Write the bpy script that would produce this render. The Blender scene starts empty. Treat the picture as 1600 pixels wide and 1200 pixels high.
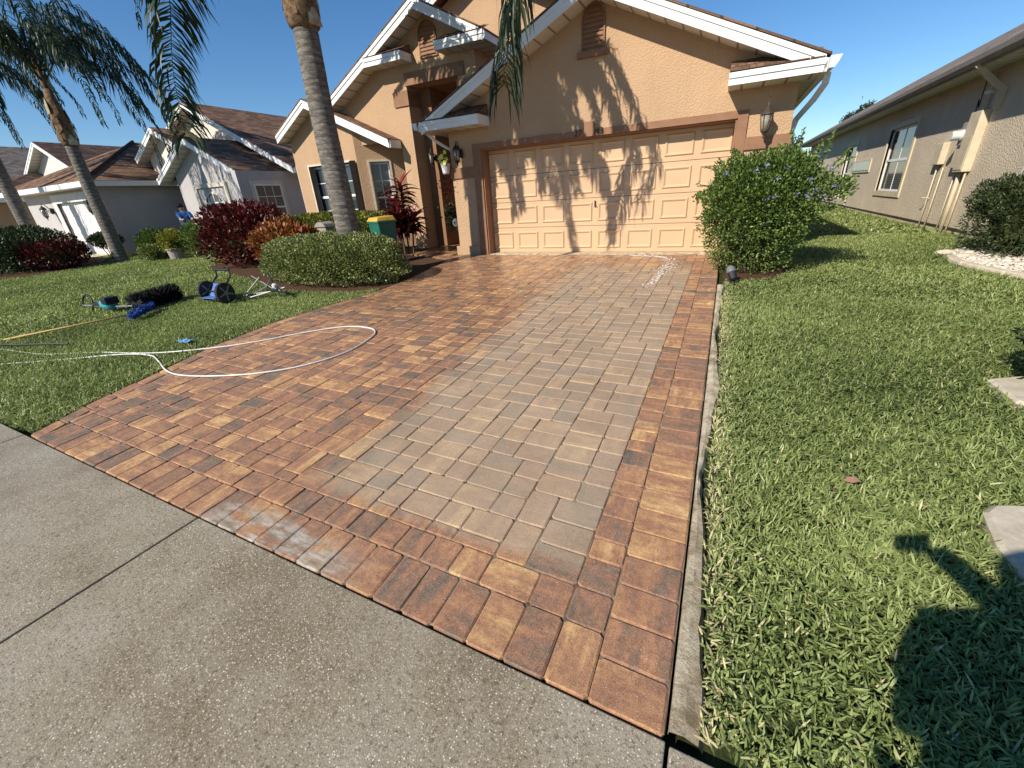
import bpy, math, random
import numpy as np
from math import radians, sin, cos, pi, sqrt, atan2
from mathutils import Vector, Matrix
random.seed(7); rng = np.random.default_rng(7)
S = bpy.context.scene
col = S.collection

# ------------------------------------------------------------------ camera
FPX = 644.6
yaw, pitch, roll = [radians(v) for v in (-26.78, -24.52, -3.735)]
def cam_axes():
    ca, sa, cb, sb, cc, sc = cos(yaw), sin(yaw), cos(pitch), sin(pitch), cos(roll), sin(roll)
    f = Vector((sa*cb, ca*cb, sb)); r0 = Vector((ca, -sa, 0)); u0 = r0.cross(f)
    return r0*cc+u0*sc, -r0*sc+u0*cc, f
CR, CU, CF = cam_axes()
cd = bpy.data.cameras.new('camera'); cam = bpy.data.objects.new('camera', cd); col.objects.link(cam)
cd.sensor_fit = 'HORIZONTAL'; cd.sensor_width = 36; cd.lens = 36*FPX/1600
cd.clip_start = 0.05; cd.clip_end = 2000
cam.matrix_world = Matrix(((CR.x, CU.x, -CF.x, 0), (CR.y, CU.y, -CF.y, 0), (CR.z, CU.z, -CF.z, 0), (0, 0, 0, 1)))
S.camera = cam

# ------------------------------------------------------------------ light
SUN = Vector((0.338, 0.745, -0.575)).normalized()          # direction the light travels
elev = math.asin(-SUN.z); az = atan2(-SUN.x, -SUN.y)        # compass angle of the sun from +Y towards +X
w = bpy.data.worlds.new('World'); S.world = w; w.use_nodes = True
nt = w.node_tree; bg = nt.nodes['Background']
sky = nt.nodes.new('ShaderNodeTexSky'); sky.sky_type = 'NISHITA'; sky.sun_disc = False
sky.sun_elevation = elev; sky.sun_rotation = az
sky.air_density = 1.0; sky.dust_density = 0.0; sky.ozone_density = 5.5; sky.altitude = 0
hs = nt.nodes.new('ShaderNodeHueSaturation'); hs.inputs['Saturation'].default_value = 1.14
nt.links.new(sky.outputs[0], hs.inputs['Color']); nt.links.new(hs.outputs[0], bg.inputs[0]); bg.inputs[1].default_value = 0.10
ld = bpy.data.lights.new('sun', 'SUN'); ld.energy = 5.0; ld.angle = radians(0.53); ld.color = (1, .93, .83)
sun = bpy.data.objects.new('sun', ld); col.objects.link(sun)
sun.rotation_euler = SUN.to_track_quat('-Z', 'Y').to_euler()
S.view_settings.view_transform = 'Standard'; S.view_settings.look = 'None'
S.view_settings.exposure = 0.34; S.view_settings.gamma = 1; S.view_settings.use_curve_mapping = False
S.render.engine = 'CYCLES'
S.cycles.max_bounces = 6; S.cycles.transparent_max_bounces = 8

# ------------------------------------------------------------------ geometry of the place
def ray(px, py):
    return CR*((px-800)/FPX) - CU*((py-600)/FPX) + CF
def PY(px, py, Y): d = ray(px, py); return d*(Y/d.y)
def PX(px, py, X): d = ray(px, py); return d*(X/d.x)
def PZ(px, py, Z): d = ray(px, py); return d*(Z/d.z)
def G(y): return -1.5+(min(max(y, .87), 8.9)-.87)*(.276/8.03)
def GN(y): return -1.5+(np.clip(y, .87, 8.9)-.87)*(.276/8.03)
def gp(px, py):
    d = ray(px, py); z = -1.4
    for _ in range(20): z = G((d*(z/d.z)).y)
    return d*(z/d.z)

# ------------------------------------------------------------------ materials
def srgb(*c):
    return tuple((v/12.92 if v <= .04045 else ((v+.055)/1.055)**2.4) for v in c)
class Mt:
    def __init__(s, name, rough=.8, spec=.3):
        s.m = bpy.data.materials.new(name); s.m.use_nodes = True; s.t = s.m.node_tree
        s.b = s.t.nodes['Principled BSDF']; s.b.inputs['Roughness'].default_value = rough
        s.b.inputs['Specular IOR Level'].default_value = spec
    def n(s, k, **kw):
        x = s.t.nodes.new('ShaderNode'+k)
        for a, v in kw.items():
            if a == 'i':
                for q, z in v.items(): x.inputs[q].default_value = z
            else: setattr(x, a, v)
        return x
    def l(s, a, b): s.t.links.new(a, b)
    def pos(s): return s.n('NewGeometry').outputs['Position']
    def mp(s, vec, sc=(1, 1, 1), rot=(0, 0, 0)):
        m = s.n('Mapping'); s.l(vec, m.inputs[0]); m.inputs['Scale'].default_value = sc; m.inputs['Rotation'].default_value = rot
        return m.outputs[0]
    def noise(s, vec, sc, det=4, ro=.55):
        x = s.n('TexNoise', i={'Scale': sc, 'Detail': det, 'Roughness': ro}); s.l(vec, x.inputs['Vector']); return x.outputs['Fac']
    def ramp(s, fac, stops, interp='LINEAR'):
        r = s.n('ValToRGB'); s.l(fac, r.inputs[0]); e = r.color_ramp.elements; r.color_ramp.interpolation = interp
        while len(e) < len(stops): e.new(.5)
        for q, (p, c) in zip(e, stops):
            q.position = p; q.color = (*c, 1) if len(c) == 3 else c
        return r.outputs[0]
    def mix(s, f, a, b, mode='MIX'):
        x = s.n('Mix', data_type='RGBA', blend_type=mode)
        for sock, v in ((x.inputs[0], f), (x.inputs[6], a), (x.inputs[7], b)):
            if isinstance(v, (int, float)): sock.default_value = v
            elif isinstance(v, tuple): sock.default_value = (*v, 1)
            else: s.l(v, sock)
        return x.outputs[2]
    def math(s, op, a, b=0., c=None, clamp=False):
        x = s.n('Math', operation=op, use_clamp=clamp)
        for k, v in enumerate((a, b, c)):
            if v is None: continue
            if isinstance(v, (int, float)): x.inputs[k].default_value = v
            else: s.l(v, x.inputs[k])
        return x.outputs[0]
    def bump(s, h, st, dist=.01, nrm=None):
        x = s.n('Bump', i={'Strength': st, 'Distance': dist}); s.l(h, x.inputs['Height'])
        if nrm is not None: s.l(nrm, x.inputs['Normal'])
        s.l(x.outputs[0], s.b.inputs['Normal']); return x.outputs[0]
    def c(s, v):
        if isinstance(v, tuple): s.b.inputs['Base Color'].default_value = (*v, 1)
        else: s.l(v, s.b.inputs['Base Color'])
        return s
    def r(s, v):
        if isinstance(v, (int, float)): s.b.inputs['Roughness'].default_value = v
        else: s.l(v, s.b.inputs['Roughness'])
        return s
M = {}
def plain(name, c, rough=.6, spec=.3, metal=0., var=.12, sc=6.):
    m = Mt(name, rough, spec); n = m.noise(m.pos(), sc, 5)
    lo = tuple(v*(1-var) for v in c); hi = tuple(min(1, v*(1+var)) for v in c)
    m.c(m.ramp(n, [(.3, lo), (.7, hi)])); m.b.inputs['Metallic'].default_value = metal
    M[name] = m.m; return m
def stucco(name, c, st=.5, sc=38., dirt=.1):
    m = Mt(name, .9, .15); p = m.pos()
    a = m.noise(p, sc, 3, .6); b = m.noise(p, 1.3, 5, .6); g = m.noise(p, 170, 2)
    base = m.ramp(b, [(.25, tuple(v*(1-dirt) for v in c)), (.75, tuple(v*(1+dirt*.5) for v in c))])
    # streaks that run down the wall
    stx = m.noise(m.mp(p, (5, 5, .35)), 1.6, 4, .6)
    base = m.mix(m.math('MULTIPLY', m.ramp(stx, [(.5, (0, 0, 0)), (.75, (1, 1, 1))]), .16), base, tuple(v*.72 for v in c))
    base = m.mix(m.math('MULTIPLY', m.ramp(a, [(.3, (1, 1, 1)), (.5, (0, 0, 0))]), .12), base, tuple(v*.7 for v in c))
    h = m.math('ADD', m.ramp(a, [(.38, (0, 0, 0)), (.62, (1, 1, 1))]), m.math('MULTIPLY', g, .3))
    m.c(base); m.bump(h, min(1, st*1.4), .009); M[name] = m.m; return m
stucco('stucco_peach', (.525, .345, .205)); stucco('stucco_grey', (.50, .47, .45), .35)
stucco('stucco_tan', (.66, .55, .405), .5, 30, .14); stucco('stucco_cream', (.72, .66, .58), .3)
stucco('stucco_rust', (.36, .19, .12), .3); stucco('stucco_ochre_shaded', (.27, .15, .08), .3)  # porch ochre darkened, so its colour carries the shade of the recess
plain('trim_brown', (.265, .14, .078), .75); plain('paint_white', (.80, .80, .77), .45, .4, var=.05, sc=3)
plain('paint_offwhite', (.60, .58, .52), .6); plain('door_cream', (.575, .385, .225), .45, .35, var=.04, sc=2)
plain('door_white', (.78, .74, .70), .5); plain('trim_white', (.68, .66, .62), .6)
plain('frame_cream', (.62, .55, .44), .55); plain('black_metal', (.02, .018, .016), .4, .5)
plain('black_plastic', (.02, .02, .022), .5); plain('bronze', (.06, .045, .032), .42, .5)
plain('bin_green', (.02, .13, .09), .45); plain('lid_yellow', (.60, .36, .06), .45)
plain('label_white', (.5, .55, .52), .6); plain('flower_yellow', (.80, .70, .12), .6); plain('pot_white', (.6, .6, .58), .5)
plain('hose_white', (.70, .69, .64), .4, .4, var=.08); plain('tool_blue', (.02, .07, .30), .5); plain('cyan_plastic', (.05, .30, .36), .4)
plain('cart_blue', (.11, .20, .50), .35, .5); plain('tyre', (.03, .03, .03), .8); plain('rim_grey', (.20, .20, .20), .5)
plain('wood_pole', (.50, .32, .11), .6); plain('box_grey', (.32, .28, .24), .7); plain('box_tan', (.56, .47, .32), .6)
plain('meter_white', (.62, .62, .58), .3, .5); plain('skin', (.42, .24, .17), .55); plain('cloth_blue', (.03, .12, .36), .85)
plain('cloth_dark', (.03, .035, .05), .85); plain('hair', (.015, .012, .01), .7); plain('galv', (.22, .22, .215), .5, .4, .4)
plain('shutter', (.17, .13, .10), .6); plain('foam', (.82, .82, .80), .5, var=.08, sc=30); plain('dead_leaf', (.28, .15, .10), .8)
plain('door_dark', (.09, .04, .025), .5); plain('glass_block', (.30, .36, .33), .15, .6, var=.5, sc=25)
plain('lens_clear', (.16, .17, .17), .12, .7); plain('phone_black', (.02, .02, .025), .2, .6); plain('mesh_line', (.30, .29, .26), .6)
m = Mt('glass', .04, .8); m.c((.035, .045, .05)); M['glass'] = m.m
m = Mt('glass_blinds', .05, .7); z = m.n('SeparateXYZ'); m.l(m.pos(), z.inputs[0])
wv = m.math('SINE', m.math('MULTIPLY', z.outputs[2], 2*pi/.045)); m.c(m.ramp(wv, [(.35, (.05, .05, .05)), (.8, (.17, .165, .155))])); M['glass_blinds'] = m.m
m = Mt('lantern_glass', .08, .8); m.c((.42, .38, .30)); m.b.inputs['Transmission Weight'].default_value = .4; M['lantern_glass'] = m.m

def shingle(name, c1, c2, c3):
    m = Mt(name, .95, .1); uv = m.n('UVMap').outputs[0]
    br = m.n('TexBrick', offset=.42, offset_frequency=2, i={'Color1': (0, 0, 0, 1), 'Color2': (1, 1, 1, 1), 'Mortar': (.0, .0, .0, 1), 'Scale': 1, 'Mortar Size': .006, 'Mortar Smooth': .2, 'Brick Width': .30, 'Row Height': .14, 'Bias': 0.})
    m.l(uv, br.inputs['Vector'])
    tone = m.ramp(br.outputs['Color'], [(0, tuple(v*.55 for v in c1)), (.5, c2), (1, tuple(v*1.3 for v in c3))])
    n = m.noise(m.pos(), 60, 3); n2 = m.noise(m.pos(), .8, 4)
    c = m.mix(.35, tone, m.ramp(n, [(.3, tuple(v*.5 for v in c2)), (.7, tuple(v*1.5 for v in c2))]))
    c = m.mix(m.math('MULTIPLY', br.outputs['Fac'], .75), c, tuple(v*.25 for v in c1))
    c = m.mix(m.math('MULTIPLY', n2, .4), c, tuple(v*.75 for v in c2))
    h = m.math('SUBTRACT', m.math('ADD', m.math('MULTIPLY', n, .2), m.math('MULTIPLY', br.outputs['Color'], .3)), br.outputs['Fac'])
    m.c(c); m.bump(h, .7, .012); M[name] = m.m
shingle('shingle_brown', (.135, .08, .055), (.21, .125, .082), (.30, .185, .12))
shingle('shingle_dark', (.075, .048, .04), (.11, .07, .055), (.15, .10, .075))
shingle('shingle_grey', (.14, .12, .10), (.20, .17, .145), (.27, .225, .19))
m = Mt('soffit', .6, .3); uv = m.n('SeparateXYZ'); m.l(m.n('UVMap').outputs[0], uv.inputs[0])
gr = m.math('PINGPONG', m.math('MULTIPLY', uv.outputs[0], 1/.30), .5)
m.c(m.ramp(gr, [(0, (.22, .20, .17)), (.035, (.22, .20, .17)), (.07, (.62, .60, .52))])); M['soffit'] = m.m
m = Mt('stone_plain', .85, .2); M['stone_plain'] = m.m
m.c(m.ramp(m.noise(m.pos(), 14, 6, .65), [(.3, (.40, .34, .25)), (.7, (.60, .53, .41))])); m.bump(m.noise(m.pos(), 90, 4), .4, .004)

# pavers: blended concrete tones; the dusty strip that has not been rinsed yet and the wet part are real surface states
m = Mt('paver', .6, .4); p = m.pos(); sx = m.n('SeparateXYZ'); m.l(p, sx.inputs[0]); X, Y = sx.outputs[0], sx.outputs[1]
at = m.n('Attribute', attribute_name='rnd'); sr = m.n('SeparateColor'); m.l(at.outputs['Color'], sr.inputs[0])
off = m.n('VectorMath', operation='MULTIPLY_ADD', i={1: (9, 9, 9)}); m.l(at.outputs['Color'], off.inputs[0]); m.l(p, off.inputs[2]); off = off.outputs[0]
nlong = m.noise(m.mp(off, (13, 3.2, 4)), 1., 8, .66); ncross = m.noise(m.mp(off, (3.2, 13, 4)), 1., 8, .66)
bl = m.mix(m.math('GREATER_THAN', sr.outputs[1], .5), nlong, ncross)
fac = m.math('ADD', m.math('MULTIPLY', m.math('SUBTRACT', bl, .5), 1.9), m.math('ADD', m.math('MULTIPLY', sr.outputs[0], .52), .20), clamp=True)
tone = m.ramp(fac, [(.0, (.115, .095, .074)), (.20, (.185, .118, .078)), (.42, (.285, .138, .078)), (.64, (.365, .19, .092)), (.82, (.485, .28, .12)), (1, (.60, .37, .16))])
gr = m.noise(p, 230, 4, .8); mott = m.noise(p, 34, 8, .75)
tone = m.mix(.55, tone, m.ramp(mott, [(.3, (.25, .25, .25)), (.7, (.95, .95, .95))]), 'OVERLAY')
tone = m.mix(m.math('MULTIPLY', m.ramp(gr, [(.54, (0, 0, 0)), (.64, (1, 1, 1))]), .50), tone, (.60, .44, .28))
tone = m.mix(m.math('MULTIPLY', m.ramp(gr, [(.36, (1, 1, 1)), (.46, (0, 0, 0))]), .62), tone, (.055, .03, .02))
wob = m.math('MULTIPLY', m.math('SUBTRACT', m.noise(p, 2.6, 5, .6), .5), .75)
wobf = m.math('MULTIPLY', m.math('SUBTRACT', m.noise(p, 9, 4, .6), .5), .16)
def sstep(m, v, a, b):
    x = m.n('MapRange', interpolation_type='SMOOTHSTEP', i={1: a, 2: b, 3: 0., 4: 1.}); m.l(v, x.inputs[0]); return x.outputs[0]
xl = m.math('SUBTRACT', m.math('MULTIPLY', m.math('SUBTRACT', Y, 1.), -.075), 1.93)
d1 = sstep(m, m.math('ADD', m.math('SUBTRACT', X, xl), wob), -.18, .30)
d2 = sstep(m, m.math('ADD', X, m.math('MULTIPLY', wobf, .22)), -.352, -.372)
d3 = sstep(m, m.math('ADD', Y, wobf), 1.20, 1.30)
d4 = sstep(m, m.math('ADD', Y, m.math('MULTIPLY', wob, 2.)), 8.3, 7.0)
dirt = m.math('MULTIPLY', m.math('MULTIPLY', d1, d2), m.math('MULTIPLY', d3, d4))
dust = m.ramp(m.noise(p, 3.2, 5, .6), [(.3, (.34, .27, .18)), (.7, (.50, .405, .285))])
dust = m.mix(m.math('MULTIPLY', m.ramp(gr, [(.36, (1, 1, 1)), (.5, (0, 0, 0))]), .55), dust, (.11, .08, .05)); dust = m.mix(m.math('MULTIPLY', m.ramp(gr, [(.55, (0, 0, 0)), (.66, (1, 1, 1))]), .5), dust, (.62, .50, .36))
tl_ = m.mix(.25, tone, (.42, .31, .2))
c = m.mix(m.math('MULTIPLY', dirt, .50), m.mix(dirt, tone, tl_), dust)
# muddy rinse smear along the ragged left limit of the dusty strip
edge = m.math('MULTIPLY', sstep(m, m.math('ABSOLUTE', m.math('SUBTRACT', m.math('ADD', m.math('SUBTRACT', X, xl), wob), .10)), .20, .02), m.math('MULTIPLY', d3, sstep(m, Y, 4.5, 2.2)))
c = m.mix(m.math('MULTIPLY', m.math('MULTIPLY', edge, m.ramp(m.noise(m.mp(p, (5, 1.6, 1)), 2.2, 6, .7), [(.42, (0, 0, 0)), (.6, (1, 1, 1))])), .75), c, (.30, .245, .155))
vz = m.n('TexVoronoi', i={'Scale': 120.}); m.l(p, vz.inputs['Vector']); vzc = m.n('SeparateColor'); m.l(vz.outputs['Color'], vzc.inputs[0])
spk = m.math('MULTIPLY', m.ramp(vz.outputs['Distance'], [(.10, (1, 1, 1)), (.24, (0, 0, 0))]), m.math('GREATER_THAN', vzc.outputs[0], .80))
spk = m.math('MULTIPLY', spk, m.ramp(m.noise(p, 1.9, 4), [(.35, (.15, .15, .15)), (.6, (1, 1, 1))]))
c = m.mix(m.math('MULTIPLY', spk, .8), c, (.80, .72, .60))
# silt residue along the front edge
sl = m.math('MULTIPLY', sstep(m, m.math('ADD', Y, m.math('MULTIPLY', wob, .45)), 1.02, .90), m.math('MULTIPLY', sstep(m, X, -2.5, -2.2), sstep(m, X, -1.15, -1.55)))
sl = m.math('MULTIPLY', sl, m.ramp(m.noise(m.mp(off, (3, 9, 3)), 1.6, 6, .7), [(.40, (.0, .0, .0)), (.52, (1, 1, 1))])); c = m.mix(m.math('MULTIPLY', sl, .85), c, m.ramp(m.noise(m.mp(p, (4, 14, 1)), 2., 6, .7), [(.4, (.22, .185, .12)), (.6, (.50, .46, .40))]))
m.c(c)
wet = m.math('MULTIPLY', sstep(m, m.math('ADD', Y, m.math('MULTIPLY', wob, 1.5)), 2.2, 5.0), m.math('SUBTRACT', 1., m.math('MULTIPLY', dirt, .8)))
wet = m.math('MULTIPLY', wet, sstep(m, X, .0, -1.2))
rg = m.math('SUBTRACT', m.math('SUBTRACT', .80, m.math('MULTIPLY', wet, .40)), m.math('MULTIPLY', m.math('MULTIPLY', wet, m.noise(p, 5, 4)), .34))
m.r(rg)
m.bump(m.math('ADD', m.math('MULTIPLY', gr, .9), mott), .55, .0035); M['paver'] = m.m

m = Mt('concrete', .75, .35); p = m.pos(); sx = m.n('SeparateXYZ'); m.l(p, sx.inputs[0])
vo = m.n('TexVoronoi', i={'Scale': 105.}); m.l(p, vo.inputs['Vector'])
fine = m.noise(p, 260, 2, .7); blot = m.noise(p, 1.7, 6, .62); blot2 = m.noise(p, 6.5, 5, .6)
base = m.ramp(blot, [(.36, (.185, .138, .072)), (.5, (.275, .225, .142)), (.66, (.34, .295, .215))])
base = m.mix(m.math('MULTIPLY', blot2, .4), base, (.33, .29, .23))
vs_ = m.n('SeparateColor'); m.l(vo.outputs['Color'], vs_.inputs[0]); sp = m.ramp(vs_.outputs[0], [(.45, (0, 0, 0)), (.75, (1, 1, 1))]); spd = m.ramp(vo.outputs['Distance'], [(.18, (1, 1, 1)), (.36, (0, 0, 0))])
sp = m.math('MULTIPLY', sp, m.ramp(m.noise(p, 2.3, 5, .7), [(.34, (.25, .25, .25)), (.6, (1, 1, 1))]))
base = m.mix(m.math('MULTIPLY', m.math('MULTIPLY', sp, spd), .95), base, (.88, .80, .66))
base = m.mix(m.math('MULTIPLY', m.ramp(m.noise(p, 120, 4, .8), [(.52, (0, 0, 0)), (.60, (1, 1, 1))]), .5), base, (.56, .49, .38))
base = m.mix(m.math('MULTIPLY', m.ramp(m.noise(p, 75, 4, .8), [(.38, (1, 1, 1)), (.46, (0, 0, 0))]), .7), base, (.085, .068, .048))
base = m.mix(m.math('MULTIPLY', m.ramp(fine, [(.33, (1, 1, 1)), (.45, (0, 0, 0))]), .5), base, (.06, .05, .04))
pit = m.ramp(m.noise(p, 34, 2, .5), [(.22, (1, 1, 1)), (.27, (0, 0, 0))]); base = m.mix(m.math('MULTIPLY', pit, .6), base, (.04, .035, .03))
m.c(base)
m.r(m.math('SUBTRACT', .86, m.math('MULTIPLY', sstep(m, m.math('ADD', sx.outputs[0], m.math('MULTIPLY', blot, 2.)), -1.2, -3.2), .30)))
m.bump(m.math('ADD', fine, m.math('MULTIPLY', spd, .6)), .45, .003); M['concrete'] = m.m
m = Mt('old_concrete', .9, .2); p = m.pos(); base = m.ramp(m.noise(p, 9, 6, .65), [(.34, (.30, .235, .14)), (.5, (.62, .51, .345)), (.66, (.78, .68, .50))])
base = m.mix(m.math('MULTIPLY', m.ramp(m.noise(p, 120, 4, .8), [(.36, (1, 1, 1)), (.46, (0, 0, 0))]), .6), base, (.08, .06, .035))
m.c(base); m.bump(m.noise(p, 45, 8, .8), 1.0, .02); M['old_concrete'] = m.m
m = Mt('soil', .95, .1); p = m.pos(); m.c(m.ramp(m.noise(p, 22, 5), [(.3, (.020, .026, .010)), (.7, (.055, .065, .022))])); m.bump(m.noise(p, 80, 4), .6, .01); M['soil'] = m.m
m = Mt('mulch', .95, .1); p = m.pos(); m.c(m.ramp(m.noise(p, 50, 5, .7), [(.3, (.030, .016, .009)), (.7, (.15, .085, .05))])); m.bump(m.noise(p, 60, 4), .8, .02); M['mulch'] = m.m

m = Mt('joint_sand', .95, .1); p = m.pos(); m.c(m.ramp(m.noise(p, 3.5, 9, .75), [(.38, (.10, .07, .045)), (.50, (.22, .16, .10)), (.62, (.38, .30, .20))])); m.bump(m.noise(p, 220, 3), .6, .004); M['joint_sand'] = m.m

def leafmat(name, stops, rough=.5, trans=.25, spec=.35):
    m = Mt(name, rough, spec); a = m.n('Attribute', attribute_name='v'); colr = m.ramp(a.outputs['Fac'], stops); m.c(colr)
    if trans:
        tr = m.n('BsdfTranslucent'); m.l(m.mix(1., colr, (1.25, 1.3, .7), 'MULTIPLY'), tr.inputs['Color'])
        mx = m.n('MixShader', i={0: trans}); out = m.t.nodes['Material Output']
        m.l(m.b.outputs[0], mx.inputs[1]); m.l(tr.outputs[0], mx.inputs[2]); m.l(mx.outputs[0], out.inputs[0])
    M[name] = m.m
leafmat('grass', [(0, (.055, .080, .024)), (.35, (.215, .27, .080)), (.7, (.40, .455, .170)), (.88, (.54, .53, .26)), (1, (.68, .56, .34))], .5, .30, .3)
leafmat('palm_leaf', [(0, (.012, .026, .014)), (.6, (.03, .055, .022)), (1, (.10, .12, .05))], .48, .18, .4)
leafmat('hedge_leaf', [(0, (.045, .065, .018)), (.5, (.16, .20, .055)), (1, (.46, .46, .20))], .4, .22)
leafmat('yellow_leaf', [(0, (.03, .045, .01)), (.5, (.12, .14, .02)), (1, (.38, .36, .06))], .45, .25)
leafmat('red_leaf', [(0, (.03, .006, .006)), (.6, (.10, .014, .014)), (1, (.30, .045, .045))], .4, .18)
leafmat('croton_leaf', [(0, (.07, .02, .008)), (.45, (.28, .085, .03)), (.8, (.45, .20, .06)), (1, (.55, .42, .20))], .4, .2)
leafmat('green_leaf', [(0, (.03, .055, .013)), (.5, (.12, .19, .04)), (1, (.34, .40, .11))], .42, .25)
leafmat('dark_leaf', [(0, (.012, .022, .010)), (.6, (.035, .06, .02)), (1, (.09, .10, .035))], .45, .15)
leafmat('purple_petal', [(0, (.20, .20, .42)), (1, (.42, .42, .70))], .6, .2)
m = Mt('bark', .9, .15); p = m.pos(); z = m.n('SeparateXYZ'); m.l(p, z.inputs[0])
rings = m.math('SINE', m.math('ADD', m.math('MULTIPLY', z.outputs[2], 62.), m.math('MULTIPLY', m.noise(p, 3, 4), 6.)))
n1 = m.noise(m.mp(p, (7, 7, 22)), 1, 9, .75)
c = m.ramp(n1, [(.30, (.055, .048, .038)), (.5, (.17, .15, .125)), (.62, (.27, .245, .21)), (.78, (.38, .355, .32))])
c = m.mix(m.math('MULTIPLY', m.ramp(rings, [(.80, (0, 0, 0)), (1, (1, 1, 1))]), .55), c, (.06, .05, .04))
m.c(c); m.bump(m.math('ADD', m.math('MULTIPLY', rings, -.35), m.math('ADD', n1, m.noise(p, 45, 5, .7))), .8, .010); M['bark'] = m.m
plain('boot', (.17, .11, .065), .9, .1, var=.55, sc=16); plain('boot_pale', (.40, .34, .24), .8, .1, var=.3, sc=9); plain('twig', (.10, .07, .045), .9)

# ------------------------------------------------------------------ mesh helpers
WL = {}
def worldloc(o): return WL.get(o.name, Vector((0, 0, 0))) if o else Vector((0, 0, 0))
def link(o, parent=None, loc=None):
    col.objects.link(o)
    wl = Vector(loc) if loc is not None else worldloc(parent)
    if parent: o.parent = parent
    o.location = wl-worldloc(parent); WL[o.name] = wl; return o
def tag(o, label=None, cat=None, group=None, kind=None):
    if label: o['label'] = label
    if cat: o['category'] = cat
    if group: o['group'] = group
    if kind: o['kind'] = kind
    return o
def thing(name, label, cat, loc=(0, 0, 0), group=None):
    o = bpy.data.objects.new(name, None); o.empty_display_size = .1
    link(o, None, loc); return tag(o, label, cat, group)
class MB:
    def __init__(s, mat=None): s.v = []; s.f = []; s.uv = []; s.mat = mat; s.X = None
    def add(s, vs, fs, uvs=None):
        b = len(s.v)
        if s.X is not None: vs = [s.X @ Vector(q) for q in vs]
        s.v += [tuple(q) for q in vs]; s.f += [tuple(i+b for i in q) for q in fs]
        s.uv += uvs if uvs else [None]*len(fs)
    def box(s, x0, x1, y0, y1, z0, z1):
        vs = [(x, y, z) for z in (z0, z1) for y in (y0, y1) for x in (x0, x1)]
        s.add(vs, [(0, 2, 3, 1), (4, 5, 7, 6), (0, 1, 5, 4), (2, 6, 7, 3), (0, 4, 6, 2), (1, 3, 7, 5)]); return s
    def prism(s, poly, d):                       # poly: list of 3-D points, d: extrusion vector
        n = len(poly); d = Vector(d); a = [Vector(q) for q in poly]
        s.add(a+[q+d for q in a], [tuple(range(n))[::-1], tuple(range(n, 2*n))]+[(i, (i+1) % n, n+(i+1) % n, n+i) for i in range(n)]); return s
    def bar(s, a, b, w, h, up=(0, 0, 1)):
        a, b = Vector(a), Vector(b); d = (b-a).normalized(); u = Vector(up)
        r = d.cross(u)
        if r.length < 1e-4: r = d.cross(Vector((1, 0, 0)))
        r.normalize(); u = r.cross(d)
        q = [a+r*w/2*i+u*h/2*j for i, j in ((-1, -1), (1, -1), (1, 1), (-1, 1))]
        return s.prism(q, b-a)
    def tube(s, pts, rad, n=8, cap=True):
        pts = [Vector(q) for q in pts]; R = rad if hasattr(rad, '__len__') else [rad]*len(pts)
        vs = []; pr = None
        for i, q in enumerate(pts):
            t = (pts[min(i+1, len(pts)-1)]-pts[max(i-1, 0)]).normalized()
            if pr is None:
                pr = t.cross(Vector((0, 0, 1)));
                if pr.length < 1e-3: pr = t.cross(Vector((1, 0, 0)))
            pr = (pr-t*pr.dot(t)).normalized(); bt = t.cross(pr)
            vs += [q+(pr*cos(2*pi*k/n)+bt*sin(2*pi*k/n))*R[i] for k in range(n)]
        fs = [(i*n+k, i*n+(k+1) % n, (i+1)*n+(k+1) % n, (i+1)*n+k) for i in range(len(pts)-1) for k in range(n)]
        if cap: fs += [tuple(range(n))[::-1], tuple(range((len(pts)-1)*n, len(pts)*n))]
        s.add(vs, fs); return s
    def lathe(s, c, prof, n=16, axis=None):
        c = Vector(c); vs = []
        for r, z in prof: vs += [c+Vector((r*cos(2*pi*k/n), r*sin(2*pi*k/n), z)) for k in range(n)]
        fs = [(i*n+k, i*n+(k+1) % n, (i+1)*n+(k+1) % n, (i+1)*n+k) for i in range(len(prof)-1) for k in range(n)]
        fs += [tuple(range(n))[::-1], tuple(range((len(prof)-1)*n, len(prof)*n))]
        s.add(vs, fs); return s
    def plane(s, pts, udir=None, vdir=None):      # flat polygon with UVs in metres along udir / vdir
        P = [Vector(q) for q in pts]
        u = Vector(udir).normalized() if udir else (P[1]-P[0]).normalized()
        n = Vector((0, 0, 0))
        for i in range(len(P)): n += P[i].cross(P[(i+1) % len(P)])
        n.normalize(); v = Vector(vdir) if vdir else n.cross(u)
        s.add(P, [tuple(range(len(P)))], [[(q.dot(u), q.dot(v)) for q in P]]); return s
    def slab(s, pts, th, udir=None):               # roof sheet with thickness th downward
        s.plane(pts, udir)
        low = [Vector(q)-Vector((0, 0, th)) for q in pts]; n = len(pts); P = [Vector(q) for q in pts]
        s.add(low, [tuple(range(n))[::-1]]); s.add(P+low, [(i, n+i, n+(i+1) % n, (i+1) % n) for i in range(n)]); return s
    def build(s, name, mat=None, parent=None, smooth=False, loc=None, bevel=0):
        me = bpy.data.meshes.new(name); wl = Vector(loc) if loc is not None else worldloc(parent)
        me.from_pydata([tuple(Vector(q)-wl) for q in s.v], [], s.f); me.update()
        if any(u for u in s.uv):
            L = me.uv_layers.new(name='UVMap')
            for pl, u in zip(me.polygons, s.uv):
                if u:
                    for li, q in zip(pl.loop_indices, u): L.data[li].uv = q
        mt = mat or s.mat
        if mt: me.materials.append(M[mt])
        if smooth: me.polygons.foreach_set('use_smooth', [True]*len(me.polygons))
        o = bpy.data.objects.new(name, me); link(o, parent, wl)
        if bevel:
            b = o.modifiers.new('b', 'BEVEL'); b.width = bevel; b.segments = 2; b.limit_method = 'ANGLE'
        return o
def box(name, mat, parent, *a, bevel=0): return MB().box(*a).build(name, mat, parent, bevel=bevel)
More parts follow.
